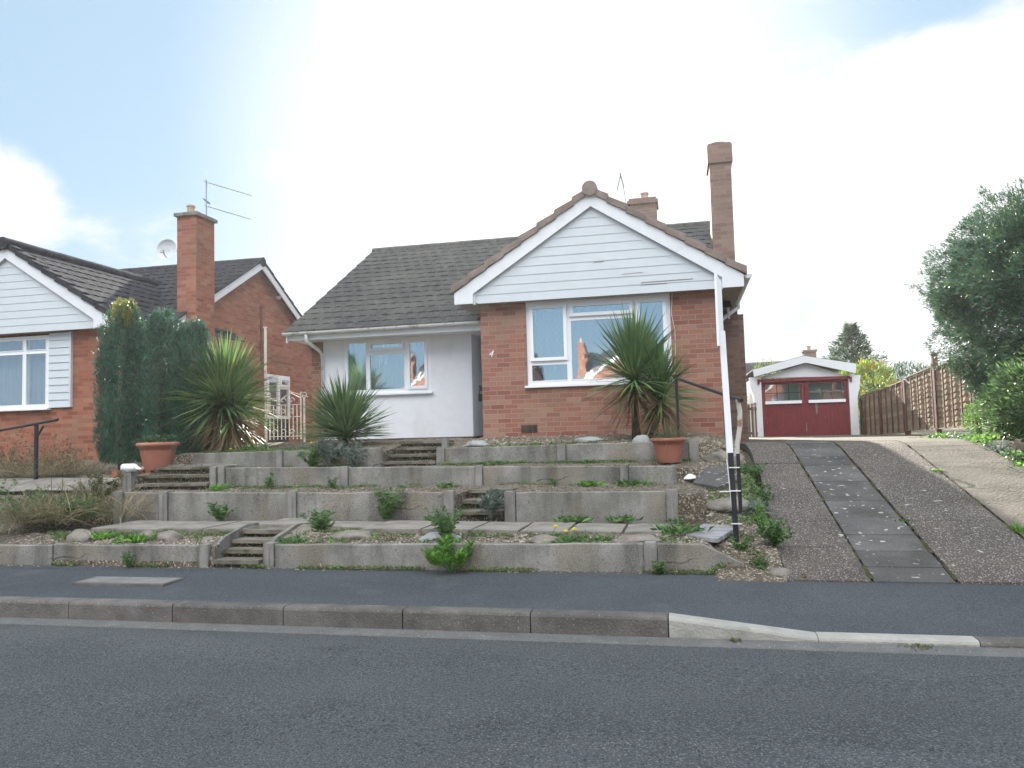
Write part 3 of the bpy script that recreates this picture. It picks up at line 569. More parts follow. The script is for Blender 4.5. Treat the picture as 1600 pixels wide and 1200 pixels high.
    b = MB()                       # cloaked verge tiles down both barge edges
    for s_ in (-1, 1):
        n = 8
        for k in range(n):
            t0, t1 = k/n, (k+1)/n+.012; pa = lambda t, dz: (ax+s_*(tip+.05)*(1-t), 0, 3.60+(az-3.60)*t+dz)
            P0, P1 = pa(t0, .028), pa(t1, -.004); hh = .105
            dx = -s_*.02
            b.add([(P0[0],-.26,P0[2]-.03),(P1[0],-.26,P1[2]-.03),(P1[0],-.26,P1[2]+hh-.03),(P0[0],-.26,P0[2]+hh-.012),(P0[0],-.09,P0[2]-.03),(P1[0],-.09,P1[2]-.03),(P1[0],-.09,P1[2]+hh-.03),(P0[0],-.09,P0[2]+hh-.012)],
                  [(0,1,2,3),(7,6,5,4),(3,2,6,7),(0,4,5,1),(0,3,7,4),(1,5,6,2)])
    b.build('verge_tiles', 'tile_n' if nb else 'verge', rw, bevel=.008)
    b = MB()
    for k in range(11):
        y0 = -.29+k*.44; b.tube([(ax, y0, 5.10+.004*(k % 2)), (ax, y0+.445, 5.10)], .112 if k else .118, 14)
    b.build('ridge_tiles', 'tile_n' if nb else 'verge', rw, smooth=False)
    # main roof
    ye, ze, yr, zr = .93, 3.30, 5.25, 5.80; sl2 = math.hypot(yr-ye, zr-ze); xr0, xr1 = XL-.27, .25
    b = MB(); tiled(b, (xr0, ye, ze), (1,0,0), (0,yr-ye,zr-ze), (0,-(zr-ze),yr-ye), xr1-xr0, sl2)
    tiled(b, (xr1, 2*yr-ye, ze), (-1,0,0), (0,-(yr-ye),zr-ze), (0,(zr-ze),yr-ye), xr1-xr0, sl2)
    mr = b.build('roof', tile, h)
    b = MB(); k = 0; x = xr0
    while x < xr1-.05:
        b.tube([(x, yr, zr-.045+.004*(k % 2)), (min(x+.445, xr1), yr, zr-.045)], .12, 12); x += .44; k += 1
    b.build('ridge_tiles', tile, mr)
    for xs_, s_ in ((xr0, 1), (xr1, -1)):      # verges of the main roof
        for dy in (1, -1):
            y0, y1 = (ye, yr) if dy > 0 else (2*yr-ye, yr)
            b = MB(); b.prism([(xs_+s_*.03, y0, ze-.03),(xs_+s_*.03, y1, zr-.03),(xs_+s_*.03, y1, zr-.22),(xs_+s_*.03, y0, ze-.20)], (s_*.025,0,0)); b.build('barge_board', 'white', h)
    # eave of the recess: soffit, fascia, gutter
    xe = -3.76
    b = MB(); b.box(xr0+.06, xe, ye+.09, 1.9, 3.155, 3.17); b.build('soffit', 'white', h)
    b = MB(); b.box(xr0+.02, xe, ye+.05, ye+.085, 3.15, 3.29); b.build('fascia', 'white', h)
    def gutter(p0, p1, side):
        b = MB(); p0, p1, side = Vector(p0), Vector(p1), Vector(side); ring = [(side*math.cos(a)*.058+Vector((0,0,-math.sin(a)*.055))) for a in [math.pi*k/8 for k in range(9)]]
        inn = [v*.88 for v in ring[::-1]]; rr = ring+inn; b.prism([p0+v for v in rr], p1-p0)
        n = max(1, int((p1-p0).length/1.6))
        for k in range(n+1):
            q = p0+(p1-p0)*(k/n if n else 0); d = (p1-p0).normalized(); q = q-d*.02 if k else q+d*.005
            b.prism([q+v*1.08 for v in ring+[Vector((0,0,0))]], d*.045)
        return b
    g1 = gutter((xr0-.02, ye-.012, 3.285), (xe, ye-.012, 3.30), (0,1,0)).build('gutter', 'gutter', h)
    g2 = gutter((ax+tip+.065, -.20, 3.60), (ax+tip+.065, 2.15, 3.58), (1,0,0)).build('gutter', 'gutter', h)
    if own:
        b = MB(); b.tube([(-7.30,ye-.012,3.26),(-7.30,ye-.012,3.12),(-7.22,1.25,2.98),(-7.20,1.375,2.90),(-7.20,1.375,1.28)], .034, 10)
        for z in (2.85,2.1,1.5): b.lathe([(.034,0),(.042,.003),(.042,.05),(.034,.053)], (-7.20,1.375,z), 10)
        b.build('downpipe', 'gutter', h, smooth=True)
    b = MB(); b.tube([(ax+tip+.065,1.9,3.55),(ax+tip+.065,1.9,3.42),(ax+tip-.02,1.84,3.36),(.10,1.75,3.18),(.055,1.75,3.08),(.055,1.75,.9)], .034, 10)
    for z in (2.9,2.0): b.lathe([(.034,0),(.042,.003),(.042,.05),(.034,.053)], (.055,1.75,z), 10)
    b.build('downpipe', 'gutter', h, smooth=True)
    # side chimney
    b = MB(); ct = 6.10 if not own else 6.13
    b.box(.004 if not own else .06,.46 if not own else .44,2.2,2.85,zb,ct)
    if own: b.box(.004,.53,2.12,3.3,zb,3.33); 
    if own: b.box(.03,.47,2.165,2.885,ct+.0,ct+.33); b.box(.05,.45,2.2,2.86,ct+.33,ct+.37)
    ch = b.build('chimney', 'brick_dark' if own else bk, mr)
    b = MB()
    if own: b.prism([(.06,2.22,ct+.37),(.2,2.22,ct+.40),(.3,2.22,ct+.395),(.43,2.22,ct+.37)], (0,.65,0)); b.build('flaunching', 'conc', ch)
    else:
        b.box(-.045,.51,2.15,2.90,ct,ct+.07); b.build('capping', 'conc', ch)
        b = MB(); b.lathe([(.07,0),(.085,.02),(.08,.17),(.095,.18),(.09,.21),(.06,.21),(.055,.05)], (.2,2.4,ct+.07), 16); b.build('chimney_pot', 'pot', ch)
    if own:
        b = MB(); b.box(-1.62,-.99,5.9,6.5,5.2,6.58); b.box(-1.66,-.95,5.86,6.54,6.58,6.66); b.box(-1.62,-.99,5.9,6.5,6.66,6.72)
        c2 = b.build('chimney', 'brick_dark', mr)
        b = MB(); b.lathe([(.075,0),(.09,.02),(.08,.14),(.10,.15),(.10,.19),(.06,.19),(.05,.05)], (-1.26,6.2,6.72), 16); b.build('chimney_pot', 'pot', c2)
        b = MB(); b.tube([(-1.70,6.2,6.3),(-1.72,6.2,6.9),(-1.80,6.2,7.42)],.012,5); b.beam((-1.80,5.9,7.36),(-1.80,6.6,7.40),.03,.03); b.beam((-1.80,6.1,7.38),(-1.90,6.15,7.02),.02,.02); b.beam((-1.80,6.1,7.36),(-1.73,6.15,7.08),.02,.02); b.beam((-1.72,6.2,6.5),(-1.6,6.2,6.5),.02,.02); b.build('aerial','gal',c2)
        w = window(h, wx0, wx1, wz0, wz1, .05, lead=True, cells=[(0,.30,.27,1),(0,.30,0,.27),(.30,.76,.78,1),(.30,.76,0,.78),(.76,1,0,1)], openers=(0,2,4))
        b = MB(); b.box(wx0-.01,wx1+.01,-.012,.04,wz1+.0,wz1+.03); b.build('lintel_trim','upvc',w)
        window(h, rx0, rx1, rz0, rz1, 1.44, lead=True, cells=[(0,.28,0,1),(.28,.72,.74,1),(.28,.72,0,.74),(.72,1,0,1)], openers=(1,3))
        b = MB(); b.tube([(-.68,-.02,3.42),(-.705,-.02,3.1),(-.66,-.02,2.85),(-.665,-.02,2.5),(-.69,-.02,2.2),(-.70,-.02,2.12)], .006, 5); b.build('cable', 'iron_w', h)
    elif nb:
        window(h, wx0, wx1, wz0, wz1-.03, .0, [(0,.30,.0,1),(.30,.72,.78,1),(.30,.72,0,.78),(.72,1,.78,1),(.72,1,0,.78)], gl='glass_n')
        b = MB()
        for k in range(10): z = wz0+.0+k*.138; b.add([(wx1+.005,-.045,z),(-.60,-.045,z),(-.60,-.032,z+.136),(wx1+.005,-.032,z+.136),(wx1+.005,.0,z),(-.60,.0,z),(-.60,.0,z+.136),(wx1+.005,.0,z+.136)], [(0,1,2,3),(4,0,3,7),(1,5,6,2),(0,4,5,1),(3,2,6,7)])
        b.box(-.60,-.565,-.055,.0,wz0,3.40); b.build('side_boards', 'clad', h)
        # side window/door on the wall facing the passage
        def side(bm): bm.v = [(.05-(y_-0), x_, z_) for (x_, y_, z_) in bm.v]; return bm
        window(h, 5.7, 6.85, 1.85, 2.98, 0., [(0,.5,0,1),(.5,1,.72,1),(.5,1,0,.72)], openers=(1,), gl='glass_n', transf=side, curtain=False, sill=False)
        b = MB(); b.box(.001,.045,5.75,6.8,1.0,1.83); b.build('side_door_panel', 'dark', h)
        b = MB(); b.tube([(.03,5.5,3.2),(.03,5.5,3.9),(.03,5.5,4.65)], .03, 6); b.box(.0,.09,5.45,5.55,4.62,4.70); b.build('vent_pipe', 'red_post', h)
        b = MB(); b.lathe([(.05,0),(.06,.06),(.02,.08)], (.07,6.3,5.0), 8); b.box(0,.07,6.27,6.33,5.03,5.07); b.build('security_lamp', 'upvc', h)
        b = MB(); b.prism([(-.5,2.0,3.95),(-.42,2.0,4.0),(.1,2.0,3.66),(.06,2.0,3.58)], (0,.4,0)); b.build('flashing', 'lead', mr)
        # aerial and dish, bolted to the chimney
        b = MB(); m0 = (.42,2.62,6.1); b.tube([(.42,2.62,6.05),(.42,2.62,7.0)], .014, 6)
        for zz, l_ in ((6.95,.9),(6.42,.9)):
            b.beam((.36,2.60,zz+.01),(.42+l_,2.9,zz-.30),.014,.014)
            for q in np.linspace(.12,1,9): b.beam((.42+l_*q,2.6+.3*q-.07,zz-.3*q),(.42+l_*q,2.6+.3*q+.07,zz-.3*q),.005,.005)
        b.beam((.42,2.5,6.55),(.42,2.75,6.5),.03,.02); b.build('aerial', 'gal', ch)
        b = MB(); 
        pr = [(0.,.05),(.10,.042),(.18,.02),(.235,-.01),(.24,-.012)]; n = 20; vs = []; 
        for r_, d_ in pr: vs += [(-.19+r_*math.cos(2*math.pi*k/n), 2.12+d_+.1*math.sin(2*math.pi*k/n)*r_, 5.40+r_*.92*math.sin(2*math.pi*k/n)) for k in range(n)]
        b.add(vs, [(i*n+k, i*n+(k+1)%n, (i+1)*n+(k+1)%n, (i+1)*n+k) for i in range(len(pr)-1) for k in range(n)]); b.beam((-.19,2.16,5.40),(.03,2.3,5.38),.03,.03); b.beam((-.19,2.14,5.2),(-.12,1.9,5.30),.015,.015); b.box(-.16,-.09,1.86,1.92,5.27,5.33)
        b.build('satellite_dish', 'dish', ch)
    else:
        window(h, wx0, wx1, wz0, wz1, .05, [(0,.30,0,1),(.30,.72,.75,1),(.30,.72,0,.75),(.72,1,0,1)], gl='glass_n')
    return h
own = house('bungalow', 'brick bungalow with white boarded gable and house number 4, behind the terraced front garden', (.62,12,0), own=True)
b = MB()
for (x0, z0, x1, z1, w) in ((-1.14,3.585,-.36,3.592,.012),(-1.14,3.553,-.75,3.553,.006),(-1.86,3.955,-1.70,3.957,.006),(-1.43,3.735,-1.10,3.745,.006)):
    b = MB(); b.beam((x0,-.172,z0),(x1,-.172,z1),.004,w); b.build('bare_wood_strip','grey_wood',own)
fc = bpy.data.curves.new('number', 'FONT'); fc.body = '4'; fc.size = .15; fc.extrude = .008; fc.shear = .35
fo = bpy.data.objects.new('t', fc); COL.objects.link(fo); dg = bpy.context.evaluated_depsgraph_get(); me = bpy.data.meshes.new_from_object(fo.evaluated_get(dg)); bpy.data.objects.remove(fo)
me.transform(Matrix.Translation((-3.62,-.018,2.57)) @ Matrix.Rotation(R(90),4,'X')); me.materials.clear(); me.materials.append(M['upvc']); no_ = bpy.data.objects.new('house_number', me); COL.objects.link(no_); no_.parent = own
nb = house('bungalow', 'red brick neighbouring bungalow on the left with dark tiled roof and aerial on its chimney', (-10.30,12,0), nb=True, tile='tile_n', bk='brick_n')
o1 = house('bungalow', 'brick bungalow straight across the road, seen only mirrored in the big front window', (-4.9,-15,.0), rz=math.pi, opp=True, tile='tile_n', bk='brick_n')
# thing copies for the row opposite
for (x, lab) in ((6.0, 'brick bungalow across the road, to the right of the mirrored one'), (-15.8, 'brick bungalow across the road, to the left of the mirrored one')):
    c = copy_tree(o1); c.location = (x,-15,0); c['label'] = lab
for o_ in (o1,): o_['group'] = 'bungalows across the road'
for o_ in [o for o in COL.objects if o.parent is None and 'across the road' in str(o.get('label',''))]: o_['group'] = 'bungalows across the road'
# rear bungalow over the garage
t = thing('bungalow', 'distant bungalow whose dark roof and chimney show above the garage', 'bungalow', (2,41,0))
b = MB(); b.box(-2,5.4,0,7,.5,3.4); b.prism([(5.401,.2,3.39),(5.401,6.8,3.39),(5.401,3.5,4.7)],(-.2,0,0)); b.prism([(-1.8,.2,3.39),(-1.8,6.8,3.39),(-1.8,3.5,4.7)],(-.2,0,0)); b.build('wall','brick_n',t)
b = MB(); tiled(b,(-2.3,-.4,3.3),(1,0,0),(0,3.9,1.5),(0,-1.5,3.9),7.8,4.18); tiled(b,(5.5,7.4,3.3),(-1,0,0),(0,-3.9,1.5),(0,1.5,3.9),7.8,4.18); rr_ = b.build('roof','tile_n',t)
b = MB(); b.box(4.35,4.95,1.0,1.6,3.6,5.05); b.box(4.30,5.0,.95,1.65,5.05,5.15); cc = b.build('chimney','brick_dark',rr_)
b = MB(); b.lathe([(.08,0),(.09,.03),(.07,.14),(.12,.18),(.12,.22),(.05,.22)],(4.65,1.3,5.15),12); b.build('chimney_pot','pot',cc)
#==GARAGE==
g = thing('garage', 'small white prefabricated garage with red double doors at the top of the drive', 'garage', (2.0,22,1.0))
b = MB(); z0 = .9
for x0, x1, lo in ((2.0,2.18,1),(4.42,4.62,-1)):      # concrete front posts with a flared haunch
    o_ = .09
    if lo > 0: P = [(x0,22,z0),(x1,22,z0),(x1,22,2.66),(x0-.12,22,2.66),(x0-.10,22,2.45),(x0-.02,22,2.2)]
    else: P = [(x0,22,z0),(x1,22,z0),(x1+.0,22,2.0),(x1+.08,22,2.4),(x1+.10,22,2.62),(x0,22,2.62)]
    p = MB(); p.prism(P,(0,.25,0)); p.build('post','white',g,world=True)
b.box(2.0,2.08,22.25,27,z0,2.66); b.box(4.54,4.62,22.25,27,z0,2.66); b.box(2.08,4.54,26.9,27,z0,2.66)
b.prism([(2.18,22.06,2.64),(4.42,22.06,2.60),(3.36,22.06,2.99)],(0,.1,0)); b.build('wall','white',g,world=True)
b = MB(); b.prism([(2.0,21.9,2.67),(1.97,21.9,2.86),(3.30,21.9,3.18),(4.61,21.9,2.91),(4.59,21.9,2.66),(3.34,21.9,3.0),(3.34,21.9,3.0)][:6],(0,.06,0)); b.build('fascia','white',g,world=True)
b = MB(); b.prism([(1.96,21.97,2.84),(3.30,21.97,3.16),(4.63,21.97,2.89),(4.63,21.97,2.92),(3.30,21.97,3.20),(1.96,21.97,2.87)],(0,5.2,0)); b.build('roof','conc',g,world=True)
b = MB(); b.box(2.12,4.46,22.0,22.05,2.52,2.60); b.box(2.08,2.14,21.97,22.05,2.46,2.60); b.box(4.44,4.50,21.97,22.05,2.44,2.58); b.build('door_header','red',g,world=True)
for k, (x0, x1) in enumerate(((2.185,3.30),(3.305,4.415))):
    b = MB(); y = 22.08
    wz0_, wz1_ = 1.98, 2.44
    b.box(x0,x1,y,y+.04,.95,wz0_-.0); b.box(x0,x1,y,y+.04,wz1_,2.52); b.box(x0,x0+.10,y,y+.04,wz0_,wz1_); b.box(x1-.10,x1,y,y+.04,wz0_,wz1_)
    xx = x0+.005
    while xx < x1-.02: b.box(xx,min(xx+.10,x1-.004),y-.012,y-.001,.96,wz0_-.09); xx += .104      # boarding
    b.box(x0+.002,x0+.09,y-.022,y-.013,.955,2.515); b.box(x1-.09,x1-.002,y-.022,y-.013,.955,2.515); b.box(x0+.09,x1-.09,y-.022,y-.002,2.44,2.515)
    d = b.build('door','red',g,world=True)
    b = MB(); b.box(x0+.085,x1-.085,y-.05,y-.02,wz0_-.07,wz0_+.01); b.build('sill','upvc',d,world=True)
    b = MB()
    for q in (1/3,2/3): b.box(lerp(x0+.10,x1-.10,q)-.008,lerp(x0+.10,x1-.10,q)+.008,y+.005,y+.03,wz0_,wz1_)
    b.box(x0+.10,x1-.10,y+.006,y+.029,2.20,2.216); b.build('glazing_bars','dark' if k == 0 else 'grey_wood',d,world=True)
    b = MB(); b.add([(x0+.1,y+.02,wz0_),(x1-.1,y+.02,wz0_),(x1-.1,y+.02,wz1_),(x0+.1,y+.02,wz1_)],[(0,1,2,3)]); b.build('pane','glass_d',d,world=True)
    b = MB(); b.box(x0+.1,x1-.1,y+.35,y+.37,1.0,2.5); b.build('boarding_behind','net' if k == 0 else 'lead',d,world=True)
b = MB(); b.prism([(3.55,22.064,1.90),(3.62,22.064,1.90),(3.61,22.064,1.65),(3.59,22.064,1.60),(3.575,22.064,1.62)],(0,-.002,0)); b.box(3.30,3.32,22.052,22.057,1.15,1.38); b.build('peeled_paint','conc_post',g,world=True)
# wooden picket gate left of the garage
b = MB()
for k in range(7):
    a = k*.9; x = -5.44+.075*math.cos(a); b.beam((x,13.53+.02*math.sin(a),2.66+.03*(k%3)),(x+.02,13.53,2.82+.02*(k%2)),.012,.008)
b.lathe([(.002,0),(.09,.01),(.10,.03),(.03,.05),(.01,.35)],(-5.42,13.53,2.83),12); tag(place(b.build('ceiling_lamp','star'),(-5.42,13.53,2.66)),'small white hanging lamp glinting behind the window of the rendered wall','lamp')
t = thing('wooden_gate', 'weathered paling gate of thin upright slats left of the white garage', 'gate', (1.75,21.4,1.0))
b = MB()
for k in range(5): x = 1.58+k*.083; b.box(x,x+.055,21.4,21.42,.95,1.93+.02*math.sin(k*2.1),b=.003)
b.build('slats','grey_wood',t,world=True); b = MB(); b.box(1.57,1.98,21.421,21.45,1.75,1.82); b.box(1.57,1.98,21.421,21.45,1.1,1.17); b.build('rail','grey_wood',t,world=True)
b = MB(); b.tube([(1.90,21.38,.95),(1.90,21.38,1.93)],.02,6); b.tube([(1.80,21.37,1.86),(1.90,21.36,1.85),(1.97,21.37,1.86),(2.0,21.37,1.94)],.012,6); b.build('post','iron_w',t,world=True)
#==FENCE==
t = thing('panel_fence', 'sunlit waney-lap wooden fence with red-brown posts running beside the drive to the garage', 'fence', (5.05,15.2,1.0))
F0, F1 = Vector((5.06,14.9,0)), Vector((4.84,22.6,0)); zl = lambda s: (lerp(1.28,.98,s), lerp(2.50,1.98,s))
npan = 4
for k in range(npan):
    s0, s1 = k/npan+.006, (k+1)/npan-.006; b = MB(); nbd = 11
    for j in range(nbd):
        m = 6; vs = []; drop = (k % 2)*.05
        for i in range(m+1):
            s = lerp(s0,s1,i/m); p = F0.lerp(F1,s); lo, hi = zl(s); lo += drop; hi += drop*.6
            za = lerp(lo,hi,j/nbd)-.02+.012*nz(i*1.7,j*3.3,k); zb2 = lerp(lo,hi,(j+1)/nbd)+.006
            vs += [(p.x-.012-.009,p.y,za),(p.x-.012+.004,p.y,zb2),(p.x+.004,p.y,za)]
        b.add(vs,[(3*i,3*i+1,3*i+4,3*i+3) for i in range(m)]+[(3*i,3*i+3,3*i+5,3*i+2) for i in range(m)])
    pn = b.build('panel','fence',t,world=True)
    b = MB()
    for q in (0.02,.26,.5,.74,.98):
        s = lerp(s0,s1,q); p = F0.lerp(F1,s); lo, hi = zl(s); b.box(p.x-.055,p.x-.032,p.y-.022,p.y+.022,lo-.01,hi+.015)
    b.build('battens','red_post',pn,world=True)
    b = MB(); pa, pb = F0.lerp(F1,s0), F0.lerp(F1,s1)
    for z_ in (1,0):
        b.beam((pa.x-.01,pa.y,zl(s0)[z_]+(k%2)*.04+(.03 if z_ else -.02)),(pb.x-.01,pb.y,zl(s1)[z_]+(k%2)*.04+(.03 if z_ else -.02)),.07,.025)
    b.build('capping','fence',pn,world=True)
for k in range(npan+1):
    p = F0.lerp(F1,k/npan); lo, hi = zl(k/npan); ex = .30 if k == 1 else .03
    b = MB(); b.box(p.x-.05,p.x+.05,p.y-.045,p.y+.045,.8,hi+ex); 
    if k == 1: b.box(p.x-.07,p.x+.07,p.y-.065,p.y+.065,hi+ex,hi+ex+.03)
    b.build('post','red_post',t,world=True)
# iron gate and tall white pole in the passage on the left
t = thing('iron_gate', 'cream wrought iron gate with scrolls between the two bungalows', 'gate', (-7.4,13.4,1.25))
b = MB(); Y = 13.4; xs_ = np.linspace(-7.70,-7.05,9); top = lambda x: 2.05+.10*math.cos((x+7.38)*5)
for i, x in enumerate(xs_): b.tube([(x,Y,1.32),(x,Y,1.98 if i not in (0,8) else 2.22)],.010 if i not in (0,8) else .016,6)
for z in (1.38,1.75,1.98): b.beam((-7.70,Y,z),(-7.05,Y,z),.022,.012)
for x in (-7.6,-7.42,-7.24):
    for q, sg in ((2.06,1),(1.85,-1),(1.46,1)):
        b.tube([(x+.07*sg*(1-a/12)*math.cos(a*.55),Y-.012,q+.07*(1-a/12)*math.sin(a*.55)) for a in range(11)],.007,5)
b.tube([(-7.70,Y,2.12),(-7.5,Y,2.03),(-7.38,Y,2.14),(-7.25,Y,2.20),(-7.05,Y,2.10)],.010,6); b.build('scrollwork','iron_w',t,world=True)
b = MB(); b.tube([(-6.98,Y,1.2),(-6.98,Y,2.12)],.02,8); b.tube([(-6.98+.05*math.cos(a),Y,2.16+.05*math.sin(a)) for a in np.linspace(0,6.28,14)],.009,5); b.beam((-7.3,Y,2.24),(-6.9,Y,2.12),.012,.012); b.build('post','iron_w',t,world=True)
b = MB(); b.tube([(-7.76,13.36,1.2),(-7.76,13.36,3.48)],.024,8); b.box(-7.79,-7.73,13.33,13.39,3.48,3.50)
tag(place(b.build('pole','iron_w'),(-7.76,13.36,1.2)),'tall thin white pole standing left of the cream iron gate','pole')
#==TERRACES==
def wall_run(label, y, xa, xb, posts, zt_, zb_, group=None, pw=.11, joint=None, slant=0, base=None):
    t = thing('retaining_wall', label, 'retaining wall', (lerp(xa,xb,.5), y, zb_), group=group)
    cuts = sorted(set([xa]+[q for p in posts for q in (p-pw/2, p+pw/2)]+[xb])); 
    segs = []; x = xa
    for p in posts:
        if p-pw/2 > x+.03: segs.append((x, p-pw/2))
        x = p+pw/2
    if xb > x+.03: segs.append((x, xb))
    for (a, c) in segs:
        subs = [a]+[j for j in (joint or []) if a+.2 < j < c-.2]+[c]
        for p0, p1 in zip(subs, subs[1:]):
            z1, z2 = zt_(p0), zt_(p1); b = MB(); n = max(2, int((p1-p0)/.25)); q0, q1 = p0+.003, p1-.003; dy = random.uniform(-.014,.014); tl = random.uniform(-.012,.012)
            # board with slightly chipped top edge
            vs = []; last = slant and abs(c-xb) < .01 and abs(p1-c) < .01
            for i in range(n+1):
                xx = lerp(q0,q1,i/n); z = lerp(z1,z2,i/n)+.009*nz(xx*9,y)-.022*max(0,nz(xx*3.1,y*7)-.25)+tl*(i/n-.5)
                if last and xx > xb-slant: z = lerp(z, zb_+.06, (xx-(xb-slant))/slant)
                vs += [(xx,y+dy,zb_-.08),(xx,y+dy,z-.008),(xx,y+dy+.012,z),(xx,y+dy+.055,z),(xx,y+dy+.055,zb_-.08)]
            fs = []
            for i in range(n):
                for k in range(4): fs.append((5*i+k,5*i+5+k,5*i+6+k,5*i+1+k))
            fs += [tuple(range(5)), tuple(range(5*n+4,5*n-1,-1))]
            b.add(vs, fs); b.build('panel','conc',t,world=True)
    for p in posts:
        b = MB(); z = zt_(p); b.box(p-pw/2+.002,p+pw/2-.002,y-.03,y+.09,zb_-.1,z+.012,b=.008); b.box(p-.012,p+.012,y-.034,y-.0301,zb_-.1,z-.02) if pw > .1 else None
        b.build('post','conc_post',t,world=True)
    return t
wall_run('lowest concrete wall along the pavement, shorter piece left of the bottom steps', W4, -10.5, -4.36, [-4.42], lambda x: .37, .165, joint=[-7.9,-6.1], pw=.10)
wall_run('lowest concrete wall along the pavement, long piece right of the bottom steps', W4, -3.81, .50, [-3.75,-.29], lambda x: lerp(.385,.415,(x+3.8)/4.3), .165, joint=[-2.0], slant=.22)
wall_run('second concrete garden wall from the pavement, left of its narrow steps', W3, -6.50, -2.38, [-6.42,-5.83,-4.22,-2.42], lambda x: lerp(.775,.745,(x+6.5)/4.1), .47, pw=.12)
wall_run('second concrete garden wall from the pavement, right of its narrow steps', W3, -1.82, -.07, [-1.76,-.12], lambda x: .735, .46, pw=.12)
wall_run('third concrete garden wall from the pavement, running right from the wide left steps', W2, -5.97, -.07, [-5.92,-5.80,-4.1,-2.38,-.66], lambda x: lerp(1.0,.925,(x+6)/5.9), .70, pw=.10)
wall_run('topmost concrete garden wall, left piece in front of the iron gate', W1, -7.0, -4.06, [-5.6,-4.45], lambda x: lerp(1.16,1.19,(x+7)/3), .88, pw=.10)
wall_run('topmost concrete garden wall, right piece below the big window', W1, -3.26, .20, [-3.2,-1.55,.14], lambda x: 1.185+.008*x, .88, pw=.12)
t = wall_run('short concrete wall piece behind the wide left steps, beside the terracotta tub', W2+.62, -7.18, -5.98, [-6.55], lambda x: 1.02, .72, pw=.08)
b = MB(); b.box(-7.24,-7.10,8.84,8.98,.62,.965,b=.01); b.box(-7.19,-7.17,8.834,8.8399,.62,.93); tag(place(b.build('concrete_post','conc_post'),(-7.17,8.9,.62)),'stubby concrete post with a white cap lying on it, left end of the wide steps','post')
b = MB(); b.tube([(-7.26,8.88,1.02),(-7.245,8.88,1.02),(-7.06,8.86,1.02),(-7.04,8.86,1.02)],[.035,.052,.052,.045],12); b.tube([(-7.15,8.88,.965),(-7.15,8.88,1.0)],.045,10); b.tube([(-7.04,8.86,1.02),(-6.95,8.84,.995)],[.035,.012],8); tag(place(b.build('cap','upvc',smooth=True),(-7.15,8.88,.966)),'white plastic cap lying on top of the stubby concrete post','cap')
def steps(label, x0, x1, y0, z0, y1, z1, n, tread='step', side=None):
    t = thing('steps', label, 'steps', (lerp(x0,x1,.5), y0, z0)); dy = (y1-y0)/n; dz = (z1-z0)/n
    for k in range(n):
        ya, za = y0+dy*k, z0+dz*(k+1); j = random.uniform(-.01,.01)
        b = MB(); b.box(x0+.01+j,x1-.01+j,ya-.045,ya+dy+.02,za-.035,za,b=.008); b.build('tread','slab' if tread == 'slab' else 'step',t,world=True)
        b = MB(); b.box(x0+.012,x1-.012,ya+.01,ya+dy+.015,za-dz-.03,za-.041); b.build('riser','soil',t,world=True)
    return t
sA = steps('bottom flight of mossy concrete steps rising from the pavement between sloping side walls', -4.32,-3.82,6.50,.17,7.12,.46,4)
for x0, x1 in ((-4.355,-4.325),(-3.815,-3.77)):
    b = MB(); ym = 6.56; b.prism([(x0,ym,.12),(x0,7.3,.12),(x0,7.3,.49),(x0,7.08,.50),(x0,6.7,.43),(x0,ym,.37)],(x1-x0,0,0)); b.build('side_wall','conc',sA,world=True)
b = MB(); b.prism([(-3.769,6.6,.37),(-3.35,7.12,.40),(-3.35,7.16,.46),(-3.769,7.16,.49)],(0,.03,0)); b.build('side_wall','conc',sA,world=True)
steps('narrow flight of steps through the second garden wall, half hidden by a silvery plant', -2.35,-1.83,7.82,.45,8.5,.73,3)
steps('wide shallow steps at the left end of the third garden wall', -7.08,-5.99,8.92,.70,9.5,1.0,3)
steps('uppermost flight of steps leading to the rendered front of the bungalow', -4.04,-3.27,10.02,.90,10.9,1.26,4)
b = MB(); b.box(-3.22,-3.14,10.1,10.2,1.14,1.30,b=.006); tag(place(b.build('concrete_post','conc_post'),(-3.18,10.15,1.14)),'small pale stub of concrete post at the top of the uppermost steps','post')
# slab path on the lowest terrace: each slab a thing
pl = []
xs_ = [-6.1,-5.3,-4.78,-4.28]; xs2 = [-3.05,-2.45,-1.95,-1.50,-1.05,-.55,-.05]
def pslab(x0, x1, y0, y1, z, tilt, label, nm='paving_slab'):
    b = MB(); b.box(x0+.006,x1-.006,y0,y1,-.045,0,b=.006); o = b.build(nm,'slab'); place(o, (lerp(x0,x1,.5),lerp(y0,y1,.5),0)); o.location.z = z; o.rotation_euler = (tilt[0],tilt[1],random.uniform(-.01,.01)); return tag(o, label, 'paving slab', 'paving slabs along the lowest terrace')
ordn = ['first','second','third','fourth','fifth','sixth']
for i, (p, q) in enumerate(zip(xs_, xs_[1:])): pslab(p,q,6.98,7.72,.462,(R(random.uniform(-.8,.6)),R(random.uniform(-1,1))), f'{ordn[i]} path slab from the left end of the lowest terrace, left of the bottom steps')
pslab(-4.26,-3.75,7.15,7.72,.487,(0,0),'path slab directly at the head of the bottom steps')
pslab(-3.74,-3.07,7.2,7.74,.452,(R(-.6),R(.5)),'path slab just right of the bottom steps, overgrown with weeds')
for i, (p, q) in enumerate(zip(xs2, xs2[1:])): pslab(p,q,6.96+.02*(i%2),7.70,.465-.006*i,(R(random.uniform(-1,.4)),R(random.uniform(-1,1))), f'{ordn[i]} path slab right of the weedy gap, counting toward the sign post')
b = MB(); b.box(-3.0,-.55,7.0,7.06,.33,.412); tag(place(b.build('brick_edging','riser'),(-1.8,7.0,.35)),'row of dark red bricks showing under the path slabs','brick edging')
